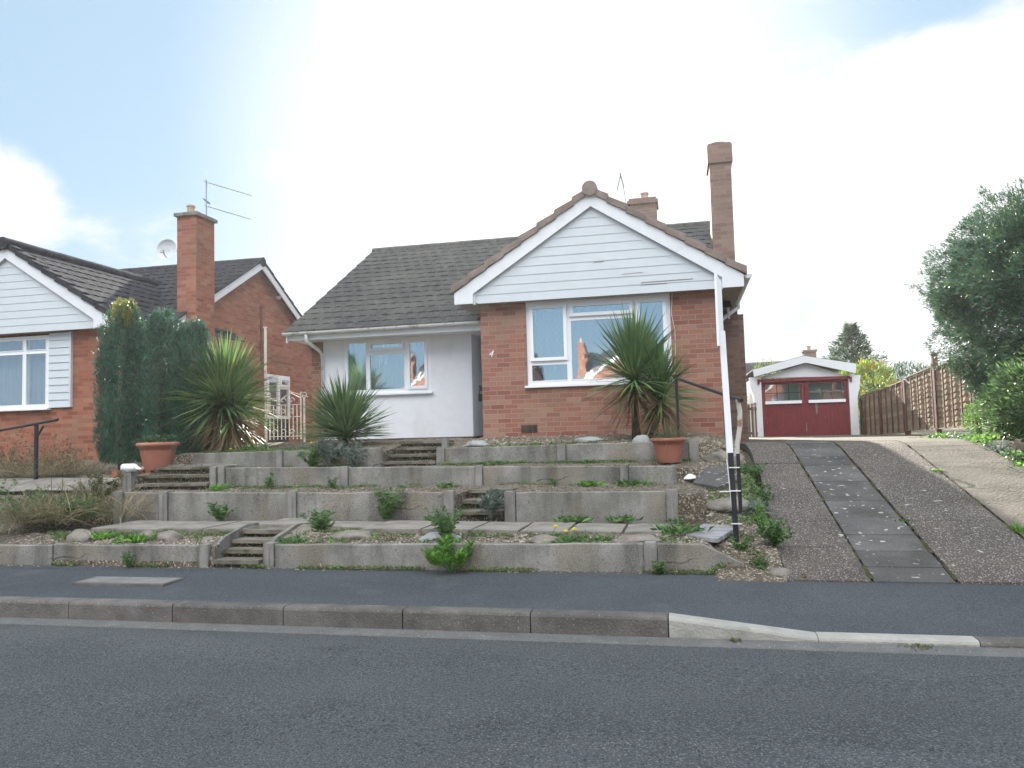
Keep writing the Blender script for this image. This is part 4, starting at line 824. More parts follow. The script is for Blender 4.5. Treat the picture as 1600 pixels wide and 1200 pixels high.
b = MB(); b.prism([(.0,6.9,0),(.26,6.74,0),(.44,7.2,0),(.17,7.42,0)],(0,0,.035)); o = b.build('paving_slab','chequer'); place(o,(.24,7.05,0)); o.location.z = .405; o.rotation_euler = (R(4),R(-1),0); tag(o,'worn pale square slab tilted on the gravel near the sign post','paving slab')
b = MB(); b.prism([(.10,8.6,0),(.34,8.35,0),(.62,8.7,0),(.5,9.4,0),(.2,9.3,0)],(0,0,.04)); o = b.build('slate_slab','dslab'); place(o,(.35,8.9,0)); o.location.z = .775; o.rotation_euler = (R(9),R(-2),0); tag(o,'dark flat slab lying on the gravel bank below the bungalow corner','slab')
b = MB(); b.box(-5.15,-4.30,5.74,5.99,.12,.171); me_ = b.build('manhole_cover','cover'); place(me_,(-4.73,5.86,.12)); tag(me_,'rectangular concrete cover let into the pavement below the left wall','manhole cover')
b = MB(); b.box(-5.17,-4.28,5.72,6.01,.11,.1665); b.build('frame','kerb',me_); me_.children[0].location = (4.73,-5.86,-.12)
# rocks
def rock(x, y, z, s, label, m='rock', fl=.6):
    import bmesh
    bm = bmesh.new(); bmesh.ops.create_icosphere(bm, subdivisions=3, radius=1)
    sd_ = random.uniform(0,99)
    for v in bm.verts:
        q = v.co.copy(); d = 1+.35*nz(q.x*1.3+sd_,q.y*1.3,q.z*1.3)+.1*nz(q.x*4+sd_,q.y*4,q.z*4); v.co = Vector((q.x*s[0]*d,q.y*s[1]*d,q.z*s[2]*d))
    me = bpy.data.meshes.new('rock'); bm.to_mesh(me); bm.free(); me.materials.append(M[m]); me.polygons.foreach_set('use_smooth',[True]*len(me.polygons)); o = bpy.data.objects.new('rock', me); COL.objects.link(o); o.location = (x,y,z+s[2]*.35); o.rotation_euler.z = random.uniform(-.3,.3)
    return tag(o, label, 'rock')
rock(-.52,10.15,1.15,(.12,.09,.09),'smooth grey boulder between the tall cordyline and the terracotta pot','rock_pale')
rock(-.42,6.72,.38,(.20,.08,.055),'flat grey rock on the lowest wall, near its right post')
rock(-1.22,6.74,.38,(.13,.08,.05),'flat dark rock on the lowest terrace, left of the yellow flowers')
rock(-5.98,6.72,.37,(.16,.10,.09),'low boulder left of the bottom steps, next to the dry grass')
rock(-5.0,6.78,.37,(.13,.09,.08),'grey rounded rock on the gravel midway between dry grass and bottom steps')
rock(-5.35,6.9,.37,(.11,.08,.06),'brownish rock against the left path slabs')
rock(-3.1,6.85,.38,(.22,.12,.06),'broad flat rock on the lowest terrace, right of the weeds by the bottom steps')
rock(-2.2,6.8,.38,(.18,.09,.06),'whitish flat rock behind the bright green shrub','rock_pale')
rock(-4.55,6.75,.37,(.07,.05,.04),'small tan stone by the left side wall of the bottom steps')
rock(-6.25,10.6,1.18,(.13,.10,.06),'pale domed stone in front of the iron gate','rock_pale')
rock(-2.75,10.25,1.17,(.16,.1,.06),'whitish rock on the top terrace right of the uppermost steps','rock_pale')
rock(-1.25,10.6,1.18,(.2,.12,.06),'flat pale rock on the top terrace below the big window','rock_pale')
rock(.72,6.42,.17,(.09,.06,.05),'small brown stone at the foot of the gravel bank by the pavement')
rock(.42,7.75,.56,(.20,.12,.08),'mossy half-buried rock in the gravel bank beside the sign post')
rock(.5,9.9,.92,(.22,.2,.10),'dark broken rock on the gravel bank near the bungalow corner')
rock(.15,10.6,1.05,(.12,.1,.12),'dark jagged rock stump right of the terracotta pot')
rock(-7.45,8.55,.74,(.25,.16,.09),'long grey stone left of the stubby concrete post')
rock(-7.7,9.6,.92,(.07,.12,.09),'grey stone leaning in front of the conifer base','rock_pale')
b = MB(); n = 7; vs = [(.09+.10*math.cos(k*.9)+.03*nz(k,1), 8.95+.08*math.sin(k*.9), .775+.05*abs(nz(k*2.1,5))) for k in range(n)]
b.add([(.05,8.97,.86)]+vs,[(0,i,i%n+1) for i in range(1,n+1)]); b.add([(.10,8.7,.74),(.2,8.62,.73),(.29,8.6,.735),(.18,8.68,.765)],[(0,1,2,3)])
tag(place(b.build('rag','cloth'),(.05,9.2,.85)),'crumpled white scrap of plastic on the gravel bank','rag')
# pots
def pot(x, y, z, s, label):
    t = thing('plant_pot', label, 'plant pot', (x,y,z)); b = MB()
    b.lathe([(0,0),(.60*.62,0),(.62*.62,.02),(.72*.62,.22),(.83*.62,.48),(.86*.62,.56),(.90*.62,.565),(.90*.62,.60),(1.0*.62,.62),(1.02*.62,.66),(1.0*.62,.70),(.92*.62,.715),(.86*.62,.70),(.84*.62,.6)],n=40)
    b.v = [(a*s/1.24, c*s/1.24, d*s/1.02) for a, c, d in b.v]; b.build('body','terra',t,smooth=True)
    b = MB(); b.lathe([(.84*.62*s/1.24,.62*s/1.02),(0.001,.65*s/1.02)],n=24); b.build('soil','dirt',t); return t
pot(-.16,9.55,.935,.43,'terracotta pot with wispy grass on the wall below the big window, right side')
pot(-7.23,9.55,.95,.56,'large terracotta tub in front of the dark conifers, left side')
# handrails
t = thing('handrail', 'black metal handrail from the tall cordyline down to the sign post', 'handrail', (0,9.5,1))
b = MB(); b.tube([(-.04,10.0,1.965),(-.02,9.9,1.97),(.50,7.25,1.605),(.53,7.1,1.585)],.018,8); b.build('rail','black',t,world=True)
b = MB(); b.tube([(-.04,9.95,1.1),(-.04,9.95,1.96)],.018,8); b.build('post','black',t,world=True)
b = MB(); b.tube([(.50,7.2,1.60),(.518,7.2,1.5),(.512,7.2,1.35),(.485,7.2,1.2),(.475,7.2,1.09)],.022,8); b.build('post','iron_w',t,world=True)
t = thing('handrail', 'black handrail in front of the neighbouring bungalow, at the left edge', 'handrail', (-9.3,9.5,.9))
b = MB(); b.tube([(-11.5,9.3,1.30),(-9.86,9.45,1.57),(-8.85,9.5,1.71)],.02,8); b.build('rail','black',t,world=True)
b = MB(); b.tube([(-9.22,9.5,.8),(-9.22,9.5,1.64)],.03,8); b.tube([(-9.22,9.5,1.45),(-9.10,9.5,1.62)],.015,6); b.build('post','black',t,world=True)
# sale sign seen edge-on
t = thing('sale_sign', 'blank white sale board on a white post strapped to a black stake, seen edge-on', 'sign', (.42,6.95,.35))
b = MB(); b.prism([(.330,6.88,2.06),(.330,6.88,2.70),(.398,7.38,2.70),(.398,7.38,2.06)],(.02,-.003,0)); b.build('board','upvc',t,world=True)
b = MB(); b.prism([(.378,6.97,1.08),(.432,6.97,1.08),(.408,6.97,2.2),(.356,6.97,2.2)],(0,.045,0)); b.build('post','upvc',t,world=True)
b = MB(); b.beam((.425,6.93,.30),(.405,6.93,1.13),.045,.045); b.beam((.470,6.95,.62),(.468,6.95,1.12),.04,.03); b.build('stake','black',t,world=True)
b = MB(); b.beam((.372,6.925,1.08),(.40,6.92,.62),.010,.008)
for z in (1.0,.80,.52): b.box(.385,.475,6.895,6.905,z,z+.008)
b.tube([(.40,6.9,.80),(.30,6.89,.80)],.004,5); b.build('cable_tie','upvc',t,world=True)
#==PLANTS==
def cordyline(label, x, y, z, heads, nl, ln, mats=('lf_cord','lf_cord_y'), yf=.15, dead=25, group=None, wd=.024, droop=.35, nar=1., zmin=-.1):
    t = thing('cordyline', label, 'cordyline', (x,y,z)); P=[];D=[];Lq=[];Wq=[];Dr=[]; b = MB()
    parts = []
    for (hx, hy, hz, n, l_) in heads:
        b.tube([(x+hx*.3,y+hy*.3,z-.05),(x+hx*.8,y+hy*.8,z+hz*.5),(x+hx,y+hy,z+hz)],[.07,.055,.05],9)
        d = unit(n, zmin, .98); d[:,:2] *= nar; d /= np.linalg.norm(d,axis=1,keepdims=True); c = np.array([x+hx,y+hy,z+hz])+rng.normal(0,.02,(n,3)); c[:,2] += rng.uniform(-.02,.28,n)*np.clip(d[:,2]+.2,0,1)
        P.append(c); D.append(d); Lq.append(l_*rng.uniform(.75,1.08,n)); Wq.append(np.full(n,wd)*rng.uniform(.8,1.15,n)); Dr.append(droop*(1.15-d[:,2])*rng.uniform(.25,1.0,n))
        if dead:
            dd = unit(dead, -.75, -.1); cc = np.array([x+hx,y+hy,z+hz*.9])+rng.normal(0,.04,(dead,3)); V, F = straps_mesh(cc, dd, l_*rng.uniform(.45,.8,dead), np.full(dead,wd*.8), rng.uniform(.2,.5,dead)); V[:,2] = np.maximum(V[:,2], z+.02); parts.append((V,F,'lf_dead'))
    P=np.concatenate(P);D=np.concatenate(D);Lq=np.concatenate(Lq);Wq=np.concatenate(Wq);Dr=np.concatenate(Dr)
    sel = rng.random(len(P)) < yf
    for m_, s_ in ((mats[0],~sel),(mats[1],sel)):
        if s_.any(): V,F = straps_mesh(P[s_],D[s_],Lq[s_],Wq[s_],Dr[s_],7); V[:,2] = np.maximum(V[:,2], z+.01); parts.append((V,F,m_))
    npbuild('foliage', parts, t); b.build('trunk','bark',t,world=True,smooth=True); return t
cordyline('tall two-headed cordyline in front of the right of the big window', -.62,10.9,1.2,[(0,0,.80,420,.92),(.34,.05,.52,380,.72)],0,0,yf=.06,dead=80,nar=.38,droop=.22)
cordyline('round cordyline in front of the white rendered wall', -5.0,10.9,1.2,[(0,0,.12,600,.88)],0,0,yf=.10,dead=40,droop=.15,nar=.75,zmin=.0)
cordyline('large yellowish cordyline between the conifers and the iron gate', -7.0,10.8,1.15,[(0,0,.72,820,1.06),(.15,0,.45,260,.92)],0,0,yf=.22,dead=220,wd=.023,droop=.32,nar=.64)
def sprays(P, D, s, mat_, n_sub=5):       # flat fans of small leaves = conifer sprays
    n = len(P); Pk = np.repeat(P, n_sub, 0); Dk = np.repeat(D, n_sub, 0)+rng.normal(0,.38,(n*n_sub,3)); Pk = Pk+rng.normal(0,s*.35,(n*n_sub,3))
    V, F = leaves_mesh(Pk, Dk, s*rng.uniform(.6,1.5,n*n_sub), s*.24, .3); return (V, F, mat_)
def column(label, x, y, z, r, h, gold=0., n=5200, seed=0, group='dark columnar conifers by the left tub'):
    t = thing('conifer', label, 'conifer', (x,y,z), group=group); parts = []
    th = rng.uniform(0,2*math.pi,n); v = rng.uniform(0,1,n)**.9
    lob = 1+.15*np.sin(th*5+v*1.2+seed)+.09*np.sin(th*9+seed*3+v*2); prof = np.where(v<.12,.78+v*1.8,np.where(v<.70,1.,1-((v-.70)/.30)**1.7*.72))
    rr = r*lob*prof*rng.uniform(.80,1.04,n); tipn = .13*h*np.maximum(0,np.sin(th*5+seed*2))*(v>.75)-.06*h*(v>.75)
    P = np.stack([x+rr*np.cos(th),y+rr*np.sin(th),z+.05+v*h+tipn*v],1); D = np.stack([np.cos(th)*.35,np.sin(th)*.35,np.full(n,1.3)],1)+rng.normal(0,.15,(n,3))
    isg = (v > 1-gold) & (rng.random(n) < .85)
    if (~isg).any(): parts.append(sprays(P[~isg],D[~isg],.050,'lf_con',8))
    if isg.any(): parts.append(sprays(P[isg],D[isg],.055,'lf_gold',6))
    for k in range(16):             # loose feathery leaders at the top
        a = rng.uniform(0,6.28); q = rng.uniform(0,r*.6); m = 60; s_ = rng.uniform(0,1,m); hh = rng.uniform(.10,.34)*(1.3 if gold else 1)
        Pp = np.stack([x+q*math.cos(a)+(1-s_)*rng.normal(0,.05,m),y+q*math.sin(a)+(1-s_)*rng.normal(0,.05,m),z+h*.93+s_*hh],1); parts.append(sprays(Pp,np.tile([0,0,1.],(m,1))+rng.normal(0,.35,(m,3)),.045,'lf_gold' if gold and k%3<2 else 'lf_con',3))
    npbuild('foliage',parts,t); b = MB(); b.tube([(x,y,z-.1),(x,y,z+h*.7)],[.10,.03],8); b.build('trunk','bark',t,world=True); return t
column('dark columnar conifer with a golden ragged tip, left of the clump by the tub', -8.38,10.3,.98,.33,2.35,gold=.06,seed=1)
column('dark columnar conifer in the middle of the clump behind the tub', -7.86,10.5,1.05,.37,2.15,seed=2)
column('dark columnar conifer on the right of the clump, beside the yellowish cordyline', -7.42,10.6,1.05,.33,1.98,n=4600,seed=3)
def tuft(P0, n, ln, wd, mat_, spread=.5, droop=.4, r=.04):
    d = unit(n,.25,.98); d[:,:2] *= spread*2; c = np.array(P0)+np.stack([rng.normal(0,r,n),rng.normal(0,r,n),np.zeros(n)],1)
    V,F = straps_mesh(c,d,ln*rng.uniform(.6,1.1,n),np.full(n,wd),droop*rng.uniform(.3,1,n),4); return (V,F,mat_)
def weed(label, x, y, s, mat_='lf_green', kind='leafy', group=None, z=None, flowers=0, nm='weed', cat='weed', h=None):
    z = gz(x,y) if z is None else z; h = h or s; parts = []
    if kind == 'leafy':
        ns = max(5,int(12*s/.15)); ns = min(ns,26)
        for k in range(ns):
            a = rng.uniform(0,6.28); rr = s*.5*rng.random()**.6; hh = h*rng.uniform(.4,1.); m = int(12+hh/.008); m = min(m,50); tt = rng.uniform(.1,1,m)
            lean = rr*1.2; P = np.stack([x+math.cos(a)*lean*tt,y+math.sin(a)*lean*tt*.8,z+hh*tt],1); D = unit(m,-.1,.7)
            V,F = leaves_mesh(P,D,min(.046,.020+s*.07)*rng.uniform(.5,1.3,m),min(.018,.008+s*.03),.35); parts.append((V,F,mat_))
    elif kind == 'rosette':
        m = int(70+s*300); d = unit(m,.05,.75); P = np.array([x,y,z])+np.stack([rng.normal(0,s*.3,m),rng.normal(0,s*.22,m),np.zeros(m)],1); parts.append(leaves_mesh(P,d,s*.42*rng.uniform(.5,1.1,m),s*.13,.35)+(mat_,))
    elif kind == 'lance':            # stems ringed with narrow leaves (spurge-like)
        for k in range(max(6,int(16*s/.3))):
            a = rng.uniform(0,6.28); rr = s*.55*rng.random()**.5; hh = h*rng.uniform(.5,1.); m = 46; tt = rng.uniform(.25,1,m)**.6
            P = np.stack([x+math.cos(a)*rr*(.4+.6*tt),y+math.sin(a)*rr*(.4+.6*tt),z+hh*tt],1); th = rng.uniform(0,6.28,m); el = tt*1.0-.15; D = np.stack([np.cos(th)*np.cos(el),np.sin(th)*np.cos(el),np.sin(el)],1)
            parts.append(leaves_mesh(P,D,.085*rng.uniform(.6,1.1,m)*(1.15-tt*.35),.021,.3)+(mat_,))
            V,F = straps_mesh(np.array([[x,y,z]]),np.array([[math.cos(a)*rr,math.sin(a)*rr,hh]]),np.array([math.hypot(rr,hh)]),np.array([.010]),np.array([0.]),3); parts.append((V,F,mat_))
    elif kind == 'grass': parts.append(tuft((x,y,z),int(120*s/.15),h*1.3,.007,mat_,.5,.5,s*.25))
    fl = []
    if flowers:
        t = thing(nm,label,cat,(x,y,z),group=group); npbuild('foliage',parts,t)
        for k in range(flowers):
            a = rng.uniform(0,6.28); fx, fy, fz = x+s*.35*math.cos(a+k*2.1), y-.03+s*.2*math.sin(a), z+h*.95+rng.uniform(0,.02); b = MB()
            vs = [(fx,fy,fz)]; 
            for q in range(16): vs.append((fx+(.026 if q%2 else .020)*math.cos(q*.3927),fy+(.026 if q%2 else .020)*math.sin(q*.3927)*.8,fz+.008-(.006 if q%2 else 0)))
            b.add(vs,[(0,i,i%16+1) for i in range(1,17)]); b.lathe([(.002,-.006),(.013,-.004),(.012,.012),(.004,.016)],(fx,fy,fz),8); b.build('flower','yellow',t,world=True)
            b = MB(); b.tube([(x,y,z),(fx,fy,fz-.006)],.003,4); b.build('stem','lf_green',t,world=True)
        return t
    o = npbuild(nm,parts); place(o,(x,y,z)); return tag(o,label,cat,group)
G_ = 'weeds growing on the garden terraces'
weed('bright green leafy shrub sprouting at the foot of the lowest wall',-1.98,6.40,.44,'lf_bright','lance',z=.17,nm='shrub',cat='shrub',h=.30)
weed('feathery green weed behind the bright shrub, leaning over the lowest wall',-2.12,6.72,.30,'lf_green','leafy',h=.34,nm='shrub',cat='shrub')
weed('silvery grey-leaved bush half blocking the narrow steps',-1.93,7.70,.26,'lf_silver','lance',nm='shrub',cat='shrub',h=.30,z=.47)
weed('silvery grey bush hanging in front of the uppermost steps',-4.35,9.72,.50,'lf_silver','leafy',nm='shrub',cat='shrub',h=.42)
weed('thin grey-green bush below the round cordyline',-4.75,9.85,.36,'lf_silver','lance',nm='shrub',cat='shrub',h=.40)
weed('leafy green bush with a yellow flower, left of the silvery bush',-4.98,9.78,.36,'lf_green','leafy',nm='shrub',cat='shrub',h=.36,flowers=1)
weed('dense green weed against the left part of the second wall',-5.02,7.68,.30,'lf_green','leafy',G_,h=.22,z=.46)
weed('tall feathery green weed against the second wall, left of the narrow steps',-3.08,7.70,.36,'lf_green','leafy',G_,h=.40,z=.45)
weed('low green weeds just left of the narrow steps',-2.52,7.72,.20,'lf_green','rosette',G_,z=.46)
weed('spreading green weed beside the head of the bottom steps',-3.55,7.10,.34,'lf_green','leafy',G_,h=.22,z=.42)
weed('small green weed right beside the bottom steps',-3.62,6.72,.20,'lf_green','rosette',G_)
weed('dandelion clump with two yellow flowers on the lowest terrace',-.95,6.72,.24,'lf_green','rosette',G_,flowers=2,h=.10)
weed('green dandelion clump with one yellow flower, left of the two-flowered clump',-1.2,6.86,.20,'lf_green','rosette',G_,flowers=1,h=.12)
weed('low clover patch near the right rock on the lowest terrace',-.70,6.8,.14,'lf_green','rosette',G_)
weed('pale green clover patch left of the bottom steps',-5.35,6.70,.24,'lf_bright','rosette',G_)
weed('bright green clover patch beside the dry grass clump',-5.72,6.78,.20,'lf_bright','rosette',G_)
weed('green weed growing at the foot of the lowest wall, left of the bottom steps',-5.18,6.42,.17,'lf_green','leafy',G_,z=.17,h=.16)
weed('green weed at the foot of the lowest wall, right of its post',-.22,6.44,.14,'lf_green','leafy',G_,z=.17,h=.11)
weed('bright green grass tuft at the foot of the third wall, by the wide steps',-5.72,8.72,.20,'lf_bright','grass',G_,h=.12,z=.73)
weed('tall thin weed at the foot of the third wall, left part',-5.02,8.74,.16,'lf_green','leafy',G_,h=.20,z=.74)
weed('pale green weed by the joint of the third wall',-4.2,8.74,.16,'lf_green','leafy',G_,h=.16,z=.73)
weed('green weed at the third wall just above the narrow steps',-2.72,8.72,.18,'lf_green','rosette',G_,z=.74)
weed('small dark weed in the middle of the third wall base',-1.45,8.74,.10,'lf_green','leafy',G_,h=.09,z=.74)
weed('bright moss-green weed under the middle of the third wall',-1.05,8.70,.20,'lf_bright','rosette',G_,z=.74)
weed('mixed green weeds below the right post of the third wall',-.58,8.72,.26,'lf_green','rosette',G_,z=.73)
weed('green tuft in front of the top wall, left piece',-6.30,9.86,.20,'lf_bright','grass',G_,h=.14)
weed('yellow dandelion behind the third wall, left part',-5.32,8.98,.10,'lf_green','rosette',G_,flowers=1,h=.05)
weed('yellow dandelion in front of the large yellowish cordyline',-6.42,10.15,.10,'lf_green','rosette',G_,flowers=1,h=.05)
weed('low weeds along the top of the third wall, below the big window',-2.4,9.9,.22,'lf_green','rosette',G_,z=.93)
weed('faint grassy weeds below the top wall, near the pot',-1.2,9.9,.2,'lf_green','rosette',G_,z=.93)
weed('green weeds at the foot of the second wall, right piece, left end',-1.1,7.72,.24,'lf_green','rosette',G_,z=.455)
weed('green weeds at the foot of the second wall, right piece, middle',-.62,7.72,.20,'lf_green','rosette',G_,z=.455)
weed('weed at the right end post of the second wall',-.08,7.66,.14,'lf_green','rosette',G_,z=.45)
weed('creeping green weeds beside the worn tilted slab',-.04,7.05,.26,'lf_green','rosette',G_,z=.44)
weed('green weed round the foot of the black stake',.46,6.78,.18,'lf_green','leafy',G_,h=.12)
weed('large leafy weed between the sign post and the driveway',.74,6.85,.30,'lf_green','leafy',G_,h=.26)
weed('small bright weed beside the stone at the foot of the bank',.58,6.48,.16,'lf_green','leafy',G_,h=.12,z=.2)
weed('pale upright weed behind the large leafy one by the driveway',.66,7.1,.14,'lf_bright','leafy',G_,h=.30)
weed('bushy green weed at the driveway edge, halfway up',.80,8.25,.24,'lf_green','leafy',G_,h=.22,z=.56)
weed('soft blue-green weed behind the black stake',.62,7.75,.26,'lf_silver','grass',G_,h=.22)
weed('green grass tuft high on the bank beside the driveway',.78,9.1,.26,'lf_green','leafy',G_,h=.22,z=.74)
weed('tuft of weeds on the right edge of the driveway',2.78,7.35,.14,'lf_bright','grass',G_,h=.10,z=.40)
weed('little weed in the joint of the dark driveway strip',1.94,7.6,.09,'lf_green','rosette',G_,z=.46)
weed('small tuft growing in the right joint of the driveway',2.70,9.2,.10,'lf_bright','rosette',G_,z=.81)
weed('tiny dark weed on the pale kerb stone',.28,5.14,.06,'lf_grass','grass',G_,h=.04,z=.0)
weed('strip of weeds along the dropped kerb on the right',1.35,5.15,.16,'lf_grass','grass',G_,h=.03,z=.0)
weed('low green weeds beneath the yellowish cordyline, right side',-6.35,10.55,.34,'lf_green','rosette',G_,z=1.19)
weed('green weed beside the pale rocks on the top terrace',-1.95,10.3,.14,'lf_green','rosette',G_,z=1.17)
def strew(name, label, cat, n, seg, size, mats_):
    parts = []
    for m_, f_ in mats_:
        k = int(n*f_); i = rng.integers(0, len(seg), k); sg = np.array([q[:4] for q in seg])[i]; X = rng.uniform(sg[:,0], sg[:,1]); Y = rng.uniform(sg[:,2], sg[:,3])
        keep = np.array([nz(x*2.1, y*3.7, 4.2) > -.02 for x, y in zip(X, Y)]); X, Y = X[keep], Y[keep]
        Z = np.array([max(gz(x, y), .172 if y < 6.5 else -9)+.004 for x, y in zip(X, Y)])
        parts.append(leaves_mesh(np.stack([X,Y,Z+rng.uniform(0,size*.7,len(X))],1), unit(len(X),.0,.8), size*rng.uniform(.5,1.3,len(X)), size*.4, .3)+(m_,))
    return tag(npbuild(name, parts), label, cat, kind='stuff')
strew('ground_cover','low moss, clover and seedlings creeping along the bases of the garden walls','ground cover',42000,[(-6.4,-2.5,7.66,7.79),(-1.8,-.1,7.64,7.79),(-5.9,-.1,8.74,8.89),(-6.6,-4.4,6.60,6.98),(-3.7,.2,6.58,6.95),(-3.2,.1,9.84,9.99),(-3.0,.0,10.15,10.5),(.25,.72,6.7,9.5),(-6.9,-4.5,10.1,10.5),(-3.7,-3.1,7.0,7.3),(-5.9,-4.1,9.8,9.98),(-10,-7,6.6,8.5),(-6.9,.3,6.44,6.49),(.55,.85,6.4,9.5)],.030,[('lf_green',.5),('lf_bright',.2),('lf_grass',.3)])
strew('leaf_litter','dead brown leaves and twigs scattered over the terraces and against the lowest wall','leaf litter',7000,[(-6.6,.5,6.43,6.49),(-6.6,.3,6.56,7.0),(-6.3,-.1,7.9,8.8),(-5.9,.1,9.0,9.9),(-7,.4,10.1,11.8),(.3,.72,6.4,11),(.5,.9,6.3,6.6),(-9.5,-7,6.7,9)],.032,[('lf_dead',.7),('lf_dry',.3)])
b = MB(); pts = [(-.9,2.4),(6.5,2.1),(6.5,3.18),(4.6,3.30),(2.6,3.42),(1.2,3.46),(.2,3.47),(-.55,3.42),(-.95,3.2),(-1.15,2.9)]
b.add([(x,y,.035*(1-((y-2.1)/2.85)**2)+.004) for x,y in pts],[tuple(range(len(pts)))]); tag(b.build('road_patch','road_patch'),kind='structure')
# wispy grass in the pots
o = npbuild('potted_plant',[tuft((-.14,9.55,1.18),160,.42,.005,'lf_grass',.42,.35,.05),tuft((-.14,9.55,1.18),60,.62,.004,'lf_dry',.5,.6,.05)]); place(o,(-.14,9.55,1.18)); tag(o,'wispy grey-green grass growing out of the right terracotta pot','potted plant')
P = np.array([-7.23,9.55,1.33])+np.stack([rng.normal(0,.13,260),rng.normal(0,.1,260),rng.uniform(0,.10,260)],1)
o = npbuild('potted_plant',[leaves_mesh(P,unit(260,0,.8),.05,.025,.3)+('lf_dark',)]); place(o,(-7.23,9.55,1.3)); tag(o,'low dark leafy plant filling the left terracotta tub','potted plant')
# dry grasses on the left
parts = [tuft((-6.85+rng.normal(0,.25),7.5+rng.normal(0,.25),.52),90,.66,.006,'lf_dry' if k%3 else 'lf_grass',.5,.55,.12) for k in range(15)]
o = npbuild('grass_clump',parts); place(o,(-6.85,7.5,.5)); tag(o,'tall arching dry grass clump at the left end of the second wall','grass clump')
weed('dark green leafy bush under the dry grass, against the second wall end',-6.62,7.42,.42,'lf_green','leafy',h=.34,nm='shrub',cat='shrub',z=.45)
weed('dense green bush at the left of the dry grass clump',-7.25,7.35,.60,'lf_green','leafy',h=.46,nm='shrub',cat='shrub',z=.45)
weed('sprawling dark green bush at the left edge above the lowest wall',-8.0,7.45,.80,'lf_green','leafy',h=.55,nm='shrub',cat='shrub',z=.45)
weed('olive bushy shrub behind the dry grass clump',-7.0,8.1,.60,'lf_grass','leafy',h=.45,nm='shrub',cat='shrub',z=.60)
parts = [tuft((-7.55+rng.normal(0,.35),6.95+rng.normal(0,.08),.38),70,.30,.006,'lf_dry',.7,.7,.1) for k in range(9)]
o = npbuild('grass_clump',parts); place(o,(-7.5,6.95,.38)); tag(o,'flattened brown grass lying above the left end of the lowest wall','grass clump')
parts = [tuft((-9.5+rng.uniform(-1.1,.8),9.9+rng.normal(0,.2),.9),60,.62,.006,'lf_dry',.45,.5,.15) for k in range(14)]
for k in range(60):
    x0, y0 = rng.uniform(-11,-8.85), rng.normal(9.9,.2); hh = rng.uniform(.35,.72)*(1-.35*max(0,(x0+9.6))); m = 46; tt = rng.uniform(.1,1,m); a = rng.uniform(0,6.28)
    P = np.stack([x0+.18*math.cos(a)*tt+rng.normal(0,.035,m),y0+.15*math.sin(a)*tt+rng.normal(0,.035,m),.9+hh*tt],1); parts.append(leaves_mesh(P,unit(m),.038*rng.uniform(.5,1.3,m),.02,.4)+(('lf_dead','lf_dead')[k%2] if k%3 < 2 else 'lf_dry',))
o = npbuild('dry_shrub',parts); place(o,(-9.6,9.9,.9)); tag(o,'brown withered shrub in front of the neighbouring bungalow wall','shrub')
b = MB(); b.add(*grid(fr(-14,-7.9,.5)+[-7.8],[8.75,9.2,9.6],lambda x,y: gz(x,y)+.05+.02*(x+8)*-.2)); tag(b.build('neighbour_path','slab'),kind='structure')
b = MB(); 
for k in range(8): b.box(-8.05+k*.115,-7.95+k*.115,9.62+k*.03,9.72+k*.03,.86,.955,b=.006)
tag(place(b.build('brick_edging','brick_n'),(-7.6,9.7,.86)),'short row of orange bricks edging the neighbouring path, by the conifers','brick edging')
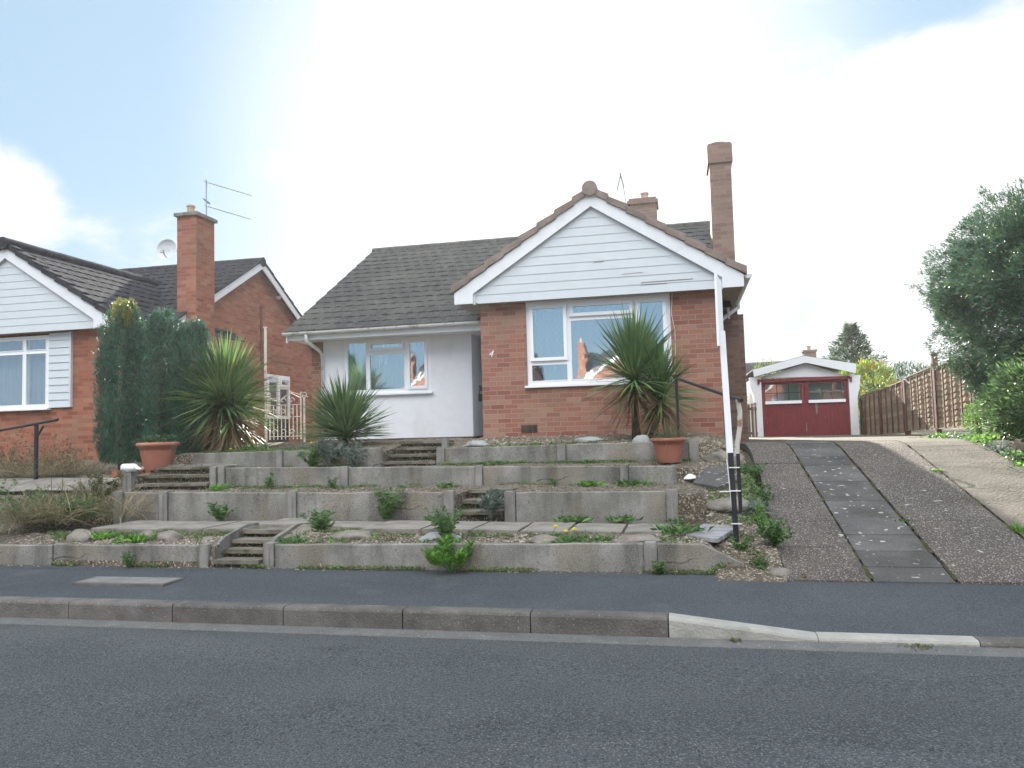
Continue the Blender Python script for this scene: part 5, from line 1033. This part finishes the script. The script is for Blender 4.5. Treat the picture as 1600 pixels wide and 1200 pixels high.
#==HEDGE==
def blob_tree(name, label, cat, c, rad, n, s, mats, fr_=(.8,.2), trunk=None, seed=0, dirz=.2, nsub=5, fill=.25, group=None, droop=0, power=2.0, clumps=0, cr=.35, under=0):
    t = thing(name, label, cat, (c[0],c[1],trunk[0] if trunk else c[2]-rad[2]), group=group); d = unit(n); 
    lob = np.array([1+.22*nz(q[0]*1.7+seed,q[1]*1.7,q[2]*1.7)+.16*nz(q[0]*4+seed,q[1]*4,q[2]*4)+.08*nz(q[0]*9,q[1]*9+seed,q[2]*9) for q in d])
    rr = np.where(rng.random(n) < fill, rng.uniform(.55,.95,n), rng.uniform(.90,1.03,n))*lob
    dd = np.sign(d)*np.abs(d)**(2/power) if power != 2 else d
    P = np.array(c)+dd*np.array(rad)*rr[:,None]
    if clumps:
        cdn = unit(clumps); cc_ = np.sign(cdn)*np.abs(cdn)**(2/power)*np.array(rad)*rng.uniform(.80,.98,clumps)[:,None]*(1-cr/np.mean(rad)*.5); cs_ = cr*rng.uniform(.6,1.25,clumps)
        m_out = rng.random(n) > fill; pick_ = rng.integers(0,clumps,n); bd = unit(n); outw = cdn[pick_]; fl_ = (bd*outw).sum(1) < -.1; bd[fl_] *= -1
        Q = np.array(c)+cc_[pick_]+bd*(cs_[pick_]*rng.uniform(.82,1.05,n))[:,None]*np.array([1,1,.8]); P = np.where(m_out[:,None], Q, P); d = np.where(m_out[:,None], bd*.8+outw*.4, d)
    if under: P[:,0] += under*np.clip(2.6-P[:,2],0,None)
    D = d+np.array([0,0,dirz])+rng.normal(0,.3,(n,3)); D[:,2] -= droop
    parts = []; pick = rng.random(n); cum = 0
    for m_, f_ in zip(mats, fr_):
        q = (pick >= cum) & (pick < cum+f_); cum += f_
        if q.any(): parts.append(sprays(P[q],D[q],s,m_,nsub))
    if clumps:
        m = int(n*.16); di = unit(m); Pi = np.array(c)+np.sign(di)*np.abs(di)**(2/power)*np.array(rad)*rng.uniform(.45,.84,m)[:,None]; Pi[:,0] += under*np.clip(2.6-Pi[:,2],0,None); parts.append(sprays(Pi,di,s*2.1,mats[-1],nsub))
    npbuild('crown',parts,t)
    if trunk:
        b = MB(); b.tube([(c[0],c[1],trunk[0]-.1),(c[0]+.03,c[1],lerp(trunk[0],c[2],.6)),(c[0],c[1],c[2]+rad[2]*.5)],[trunk[1],trunk[1]*.75,.02],9)
        for k in range(5):
            a = k*1.3+seed; zz = lerp(trunk[0],c[2],.35+.12*k); b.tube([(c[0],c[1],zz),(c[0]+rad[0]*.6*math.cos(a),c[1]+rad[1]*.6*math.sin(a),zz+rad[2]*.45)],[trunk[1]*.5,.012],6)
        b.build('trunk','bark',t,world=True)
    return t
blob_tree('conifer','huge overgrown green conifer towering over the fence at the right edge','conifer',(5.86,12.2,2.70),(1.95,2.2,1.95),50000,.056,['lf_hedge','lf_con'],(.62,.38),trunk=(1.05,.16),seed=3,nsub=6,droop=.25,fill=.3,power=3.1,clumps=420,cr=.34,under=.42)
# arching whippy sprays standing out of its outline
hx = bpy.data.objects['conifer.003'] if 'conifer.003' in bpy.data.objects else None
parts = []
for k in range(46):
    d = unit(1,-.3,.98)[0]; 
    if d[1] > .5: d[1] = -d[1]
    base = np.array([5.86,12.2,2.70])+np.sign(d)*np.abs(d)**.65*np.array([1.95,2.2,1.95])*.97; m = 34; s_ = rng.uniform(0,1,m); ln = rng.uniform(.18,.45)
    dr = d*.6+np.array([-.3,-.1,.5]); P = base+np.outer(s_*ln,dr)+rng.normal(0,.02,(m,3)); P[:,2] -= .25*s_*s_*ln; parts.append(sprays(P,np.tile(dr,(m,1))+rng.normal(0,.4,(m,3)),.045,'lf_hedge',3))
if hx: npbuild('sprays',parts,hx)
blob_tree('shrub','dark leafy shrub filling the corner under the huge conifer','shrub',(4.55,10.6,1.45),(.75,.9,.75),4200,.07,['lf_dark','lf_green'],(.7,.3),seed=8,nsub=4,clumps=50,cr=.25)
blob_tree('shrub','yellow-green bush at the right edge in front of the huge conifer','shrub',(4.55,10.0,1.9),(.35,.5,.45),420,.06,['lf_yel','lf_green'],(.5,.5),seed=12,nsub=4)
t = blob_tree('rose_bush','small rose bush with pink blooms beside the fence end','rose bush',(4.15,11.6,1.32),(.32,.55,.28),800,.05,['lf_bright','lf_green'],(.5,.5),seed=5,nsub=4)
for k in range(5):
    a = k*1.26; b = MB(); p = (4.12+.22*math.cos(a),11.35+.3*math.sin(a)-.1,1.52+.08*math.sin(k*2)); b.lathe([(.004,-.02),(.03,-.005),(.034,.012),(.02,.03),(.004,.03)],p,10); b.build('flower','pink',t,world=True)
parts = []
for k in range(10):
    y = 8.4+k*.42; x = 3.64+rng.normal(0,.03); m = 120; P = np.stack([rng.normal(x,.07,m),rng.normal(y,.14,m),gz(x,y)+rng.uniform(.0,.13,m)],1); parts.append(leaves_mesh(P,unit(m,-.1,.9),.05,.032,.2)+(('lf_green','lf_silver','lf_bright')[k%3],))
o = npbuild('ivy',parts); place(o,(3.65,10,1.0)); tag(o,'variegated ivy creeping along the right edge of the driveway','ivy',kind='stuff')
t = thing('log_edging','low edging of upright weathered half-logs on the right of the driveway','edging',(3.8,9.0,.75)); b = MB()
for k in range(26):
    y = 7.9+k*.075; x = 3.74+.02*math.sin(k*.7); z = table(DRV,y); b.tube([(x,y,z-.1),(x,y,z+.17+.012*math.sin(k*2.3))],.037,8)
b.build('logs','grey_wood',t,world=True)
# trees beyond the garage
def cone_tree(label, x, y, z, r, h, n, mat_, s):
    t = thing('conifer', label, 'conifer', (x,y,z)); parts = []; lv = 17
    for k in range(lv):
        v = k/lv; rr = r*(1-v)**.85; zz = z+.4+(h-.4)*v; nb_ = max(3,int(9*(1-v)+3))
        for j in range(nb_):
            a = j*6.28/nb_+k*1.1+rng.normal(0,.2); L_ = rr*rng.uniform(.75,1.15); m = int(n/lv/nb_*(.5+1-v)); q = rng.uniform(.15,1,m)
            P = np.stack([x+np.cos(a)*L_*q,y+np.sin(a)*L_*q,zz+.12*h*q*q*(1-v)+rng.normal(0,.05,m)],1)+rng.normal(0,.09*(1.1-v),(m,3)); parts.append(sprays(P,np.tile([math.cos(a),math.sin(a),.5],(m,1)),s,mat_,4))
    npbuild('crown',parts,t); b = MB(); b.tube([(x,y,z-.2),(x,y,z+h*.95)],[.16,.02],8); b.build('trunk','bark',t,world=True)
cone_tree('dark blue-green conifer rising behind the right of the garage', 6.2,30,.9,1.9,4.1,4200,'lf_hedge',.13)
blob_tree('tree','dark low tree behind the yellow-green bush and the fence','tree',(8.0,30,2.2),(1.3,1.2,1.1),1100,.14,['lf_dark','lf_con'],(.6,.4),trunk=(.9,.12),seed=21,nsub=5)
blob_tree('bush','sunlit yellow-green bush with orange leaves right of the garage','bush',(5.45,24.6,2.0),(.85,.8,1.1),1500,.11,['lf_yel','lf_green','lf_orange'],(.62,.25,.13),seed=31,nsub=5,dirz=.6)
blob_tree('bush','leafy bush between the bungalow corner and the garage','bush',(1.62,24.5,1.95),(.28,.5,.8),420,.10,['lf_green','lf_yel'],(.75,.25),seed=41,nsub=5)
blob_tree('bush','spindly leafy bush poking above the left slope of the garage roof','bush',(3.1,28.5,2.85),(.6,.5,.75),260,.09,['lf_green','lf_yel'],(.5,.5),seed=44,nsub=4,dirz=.8)
b = MB(); b.box(-30,34,-24,60,-.9,13.5)  # added air volume, stands in for the pale veil of sun glare
hm = bpy.data.materials.new('glare_haze'); hm.use_nodes = True; hn = hm.node_tree.nodes; hn.remove(hn['Principled BSDF']); pv = hn.new('ShaderNodeVolumePrincipled'); pv.inputs['Color'].default_value = (.95,.97,1,1); pv.inputs['Density'].default_value = GLARE_HAZE; pv.inputs['Anisotropy'].default_value = .55
hm.node_tree.links.new(pv.outputs[0], hn['Material Output'].inputs['Volume']); M['glare_haze'] = hm
tag(b.build('glare_haze','glare_haze'),'thin bright air added over the whole street to imitate sun glare','glare_haze',kind='stuff')
for o in list(COL.objects):
    if '_o' in o: del o['_o']
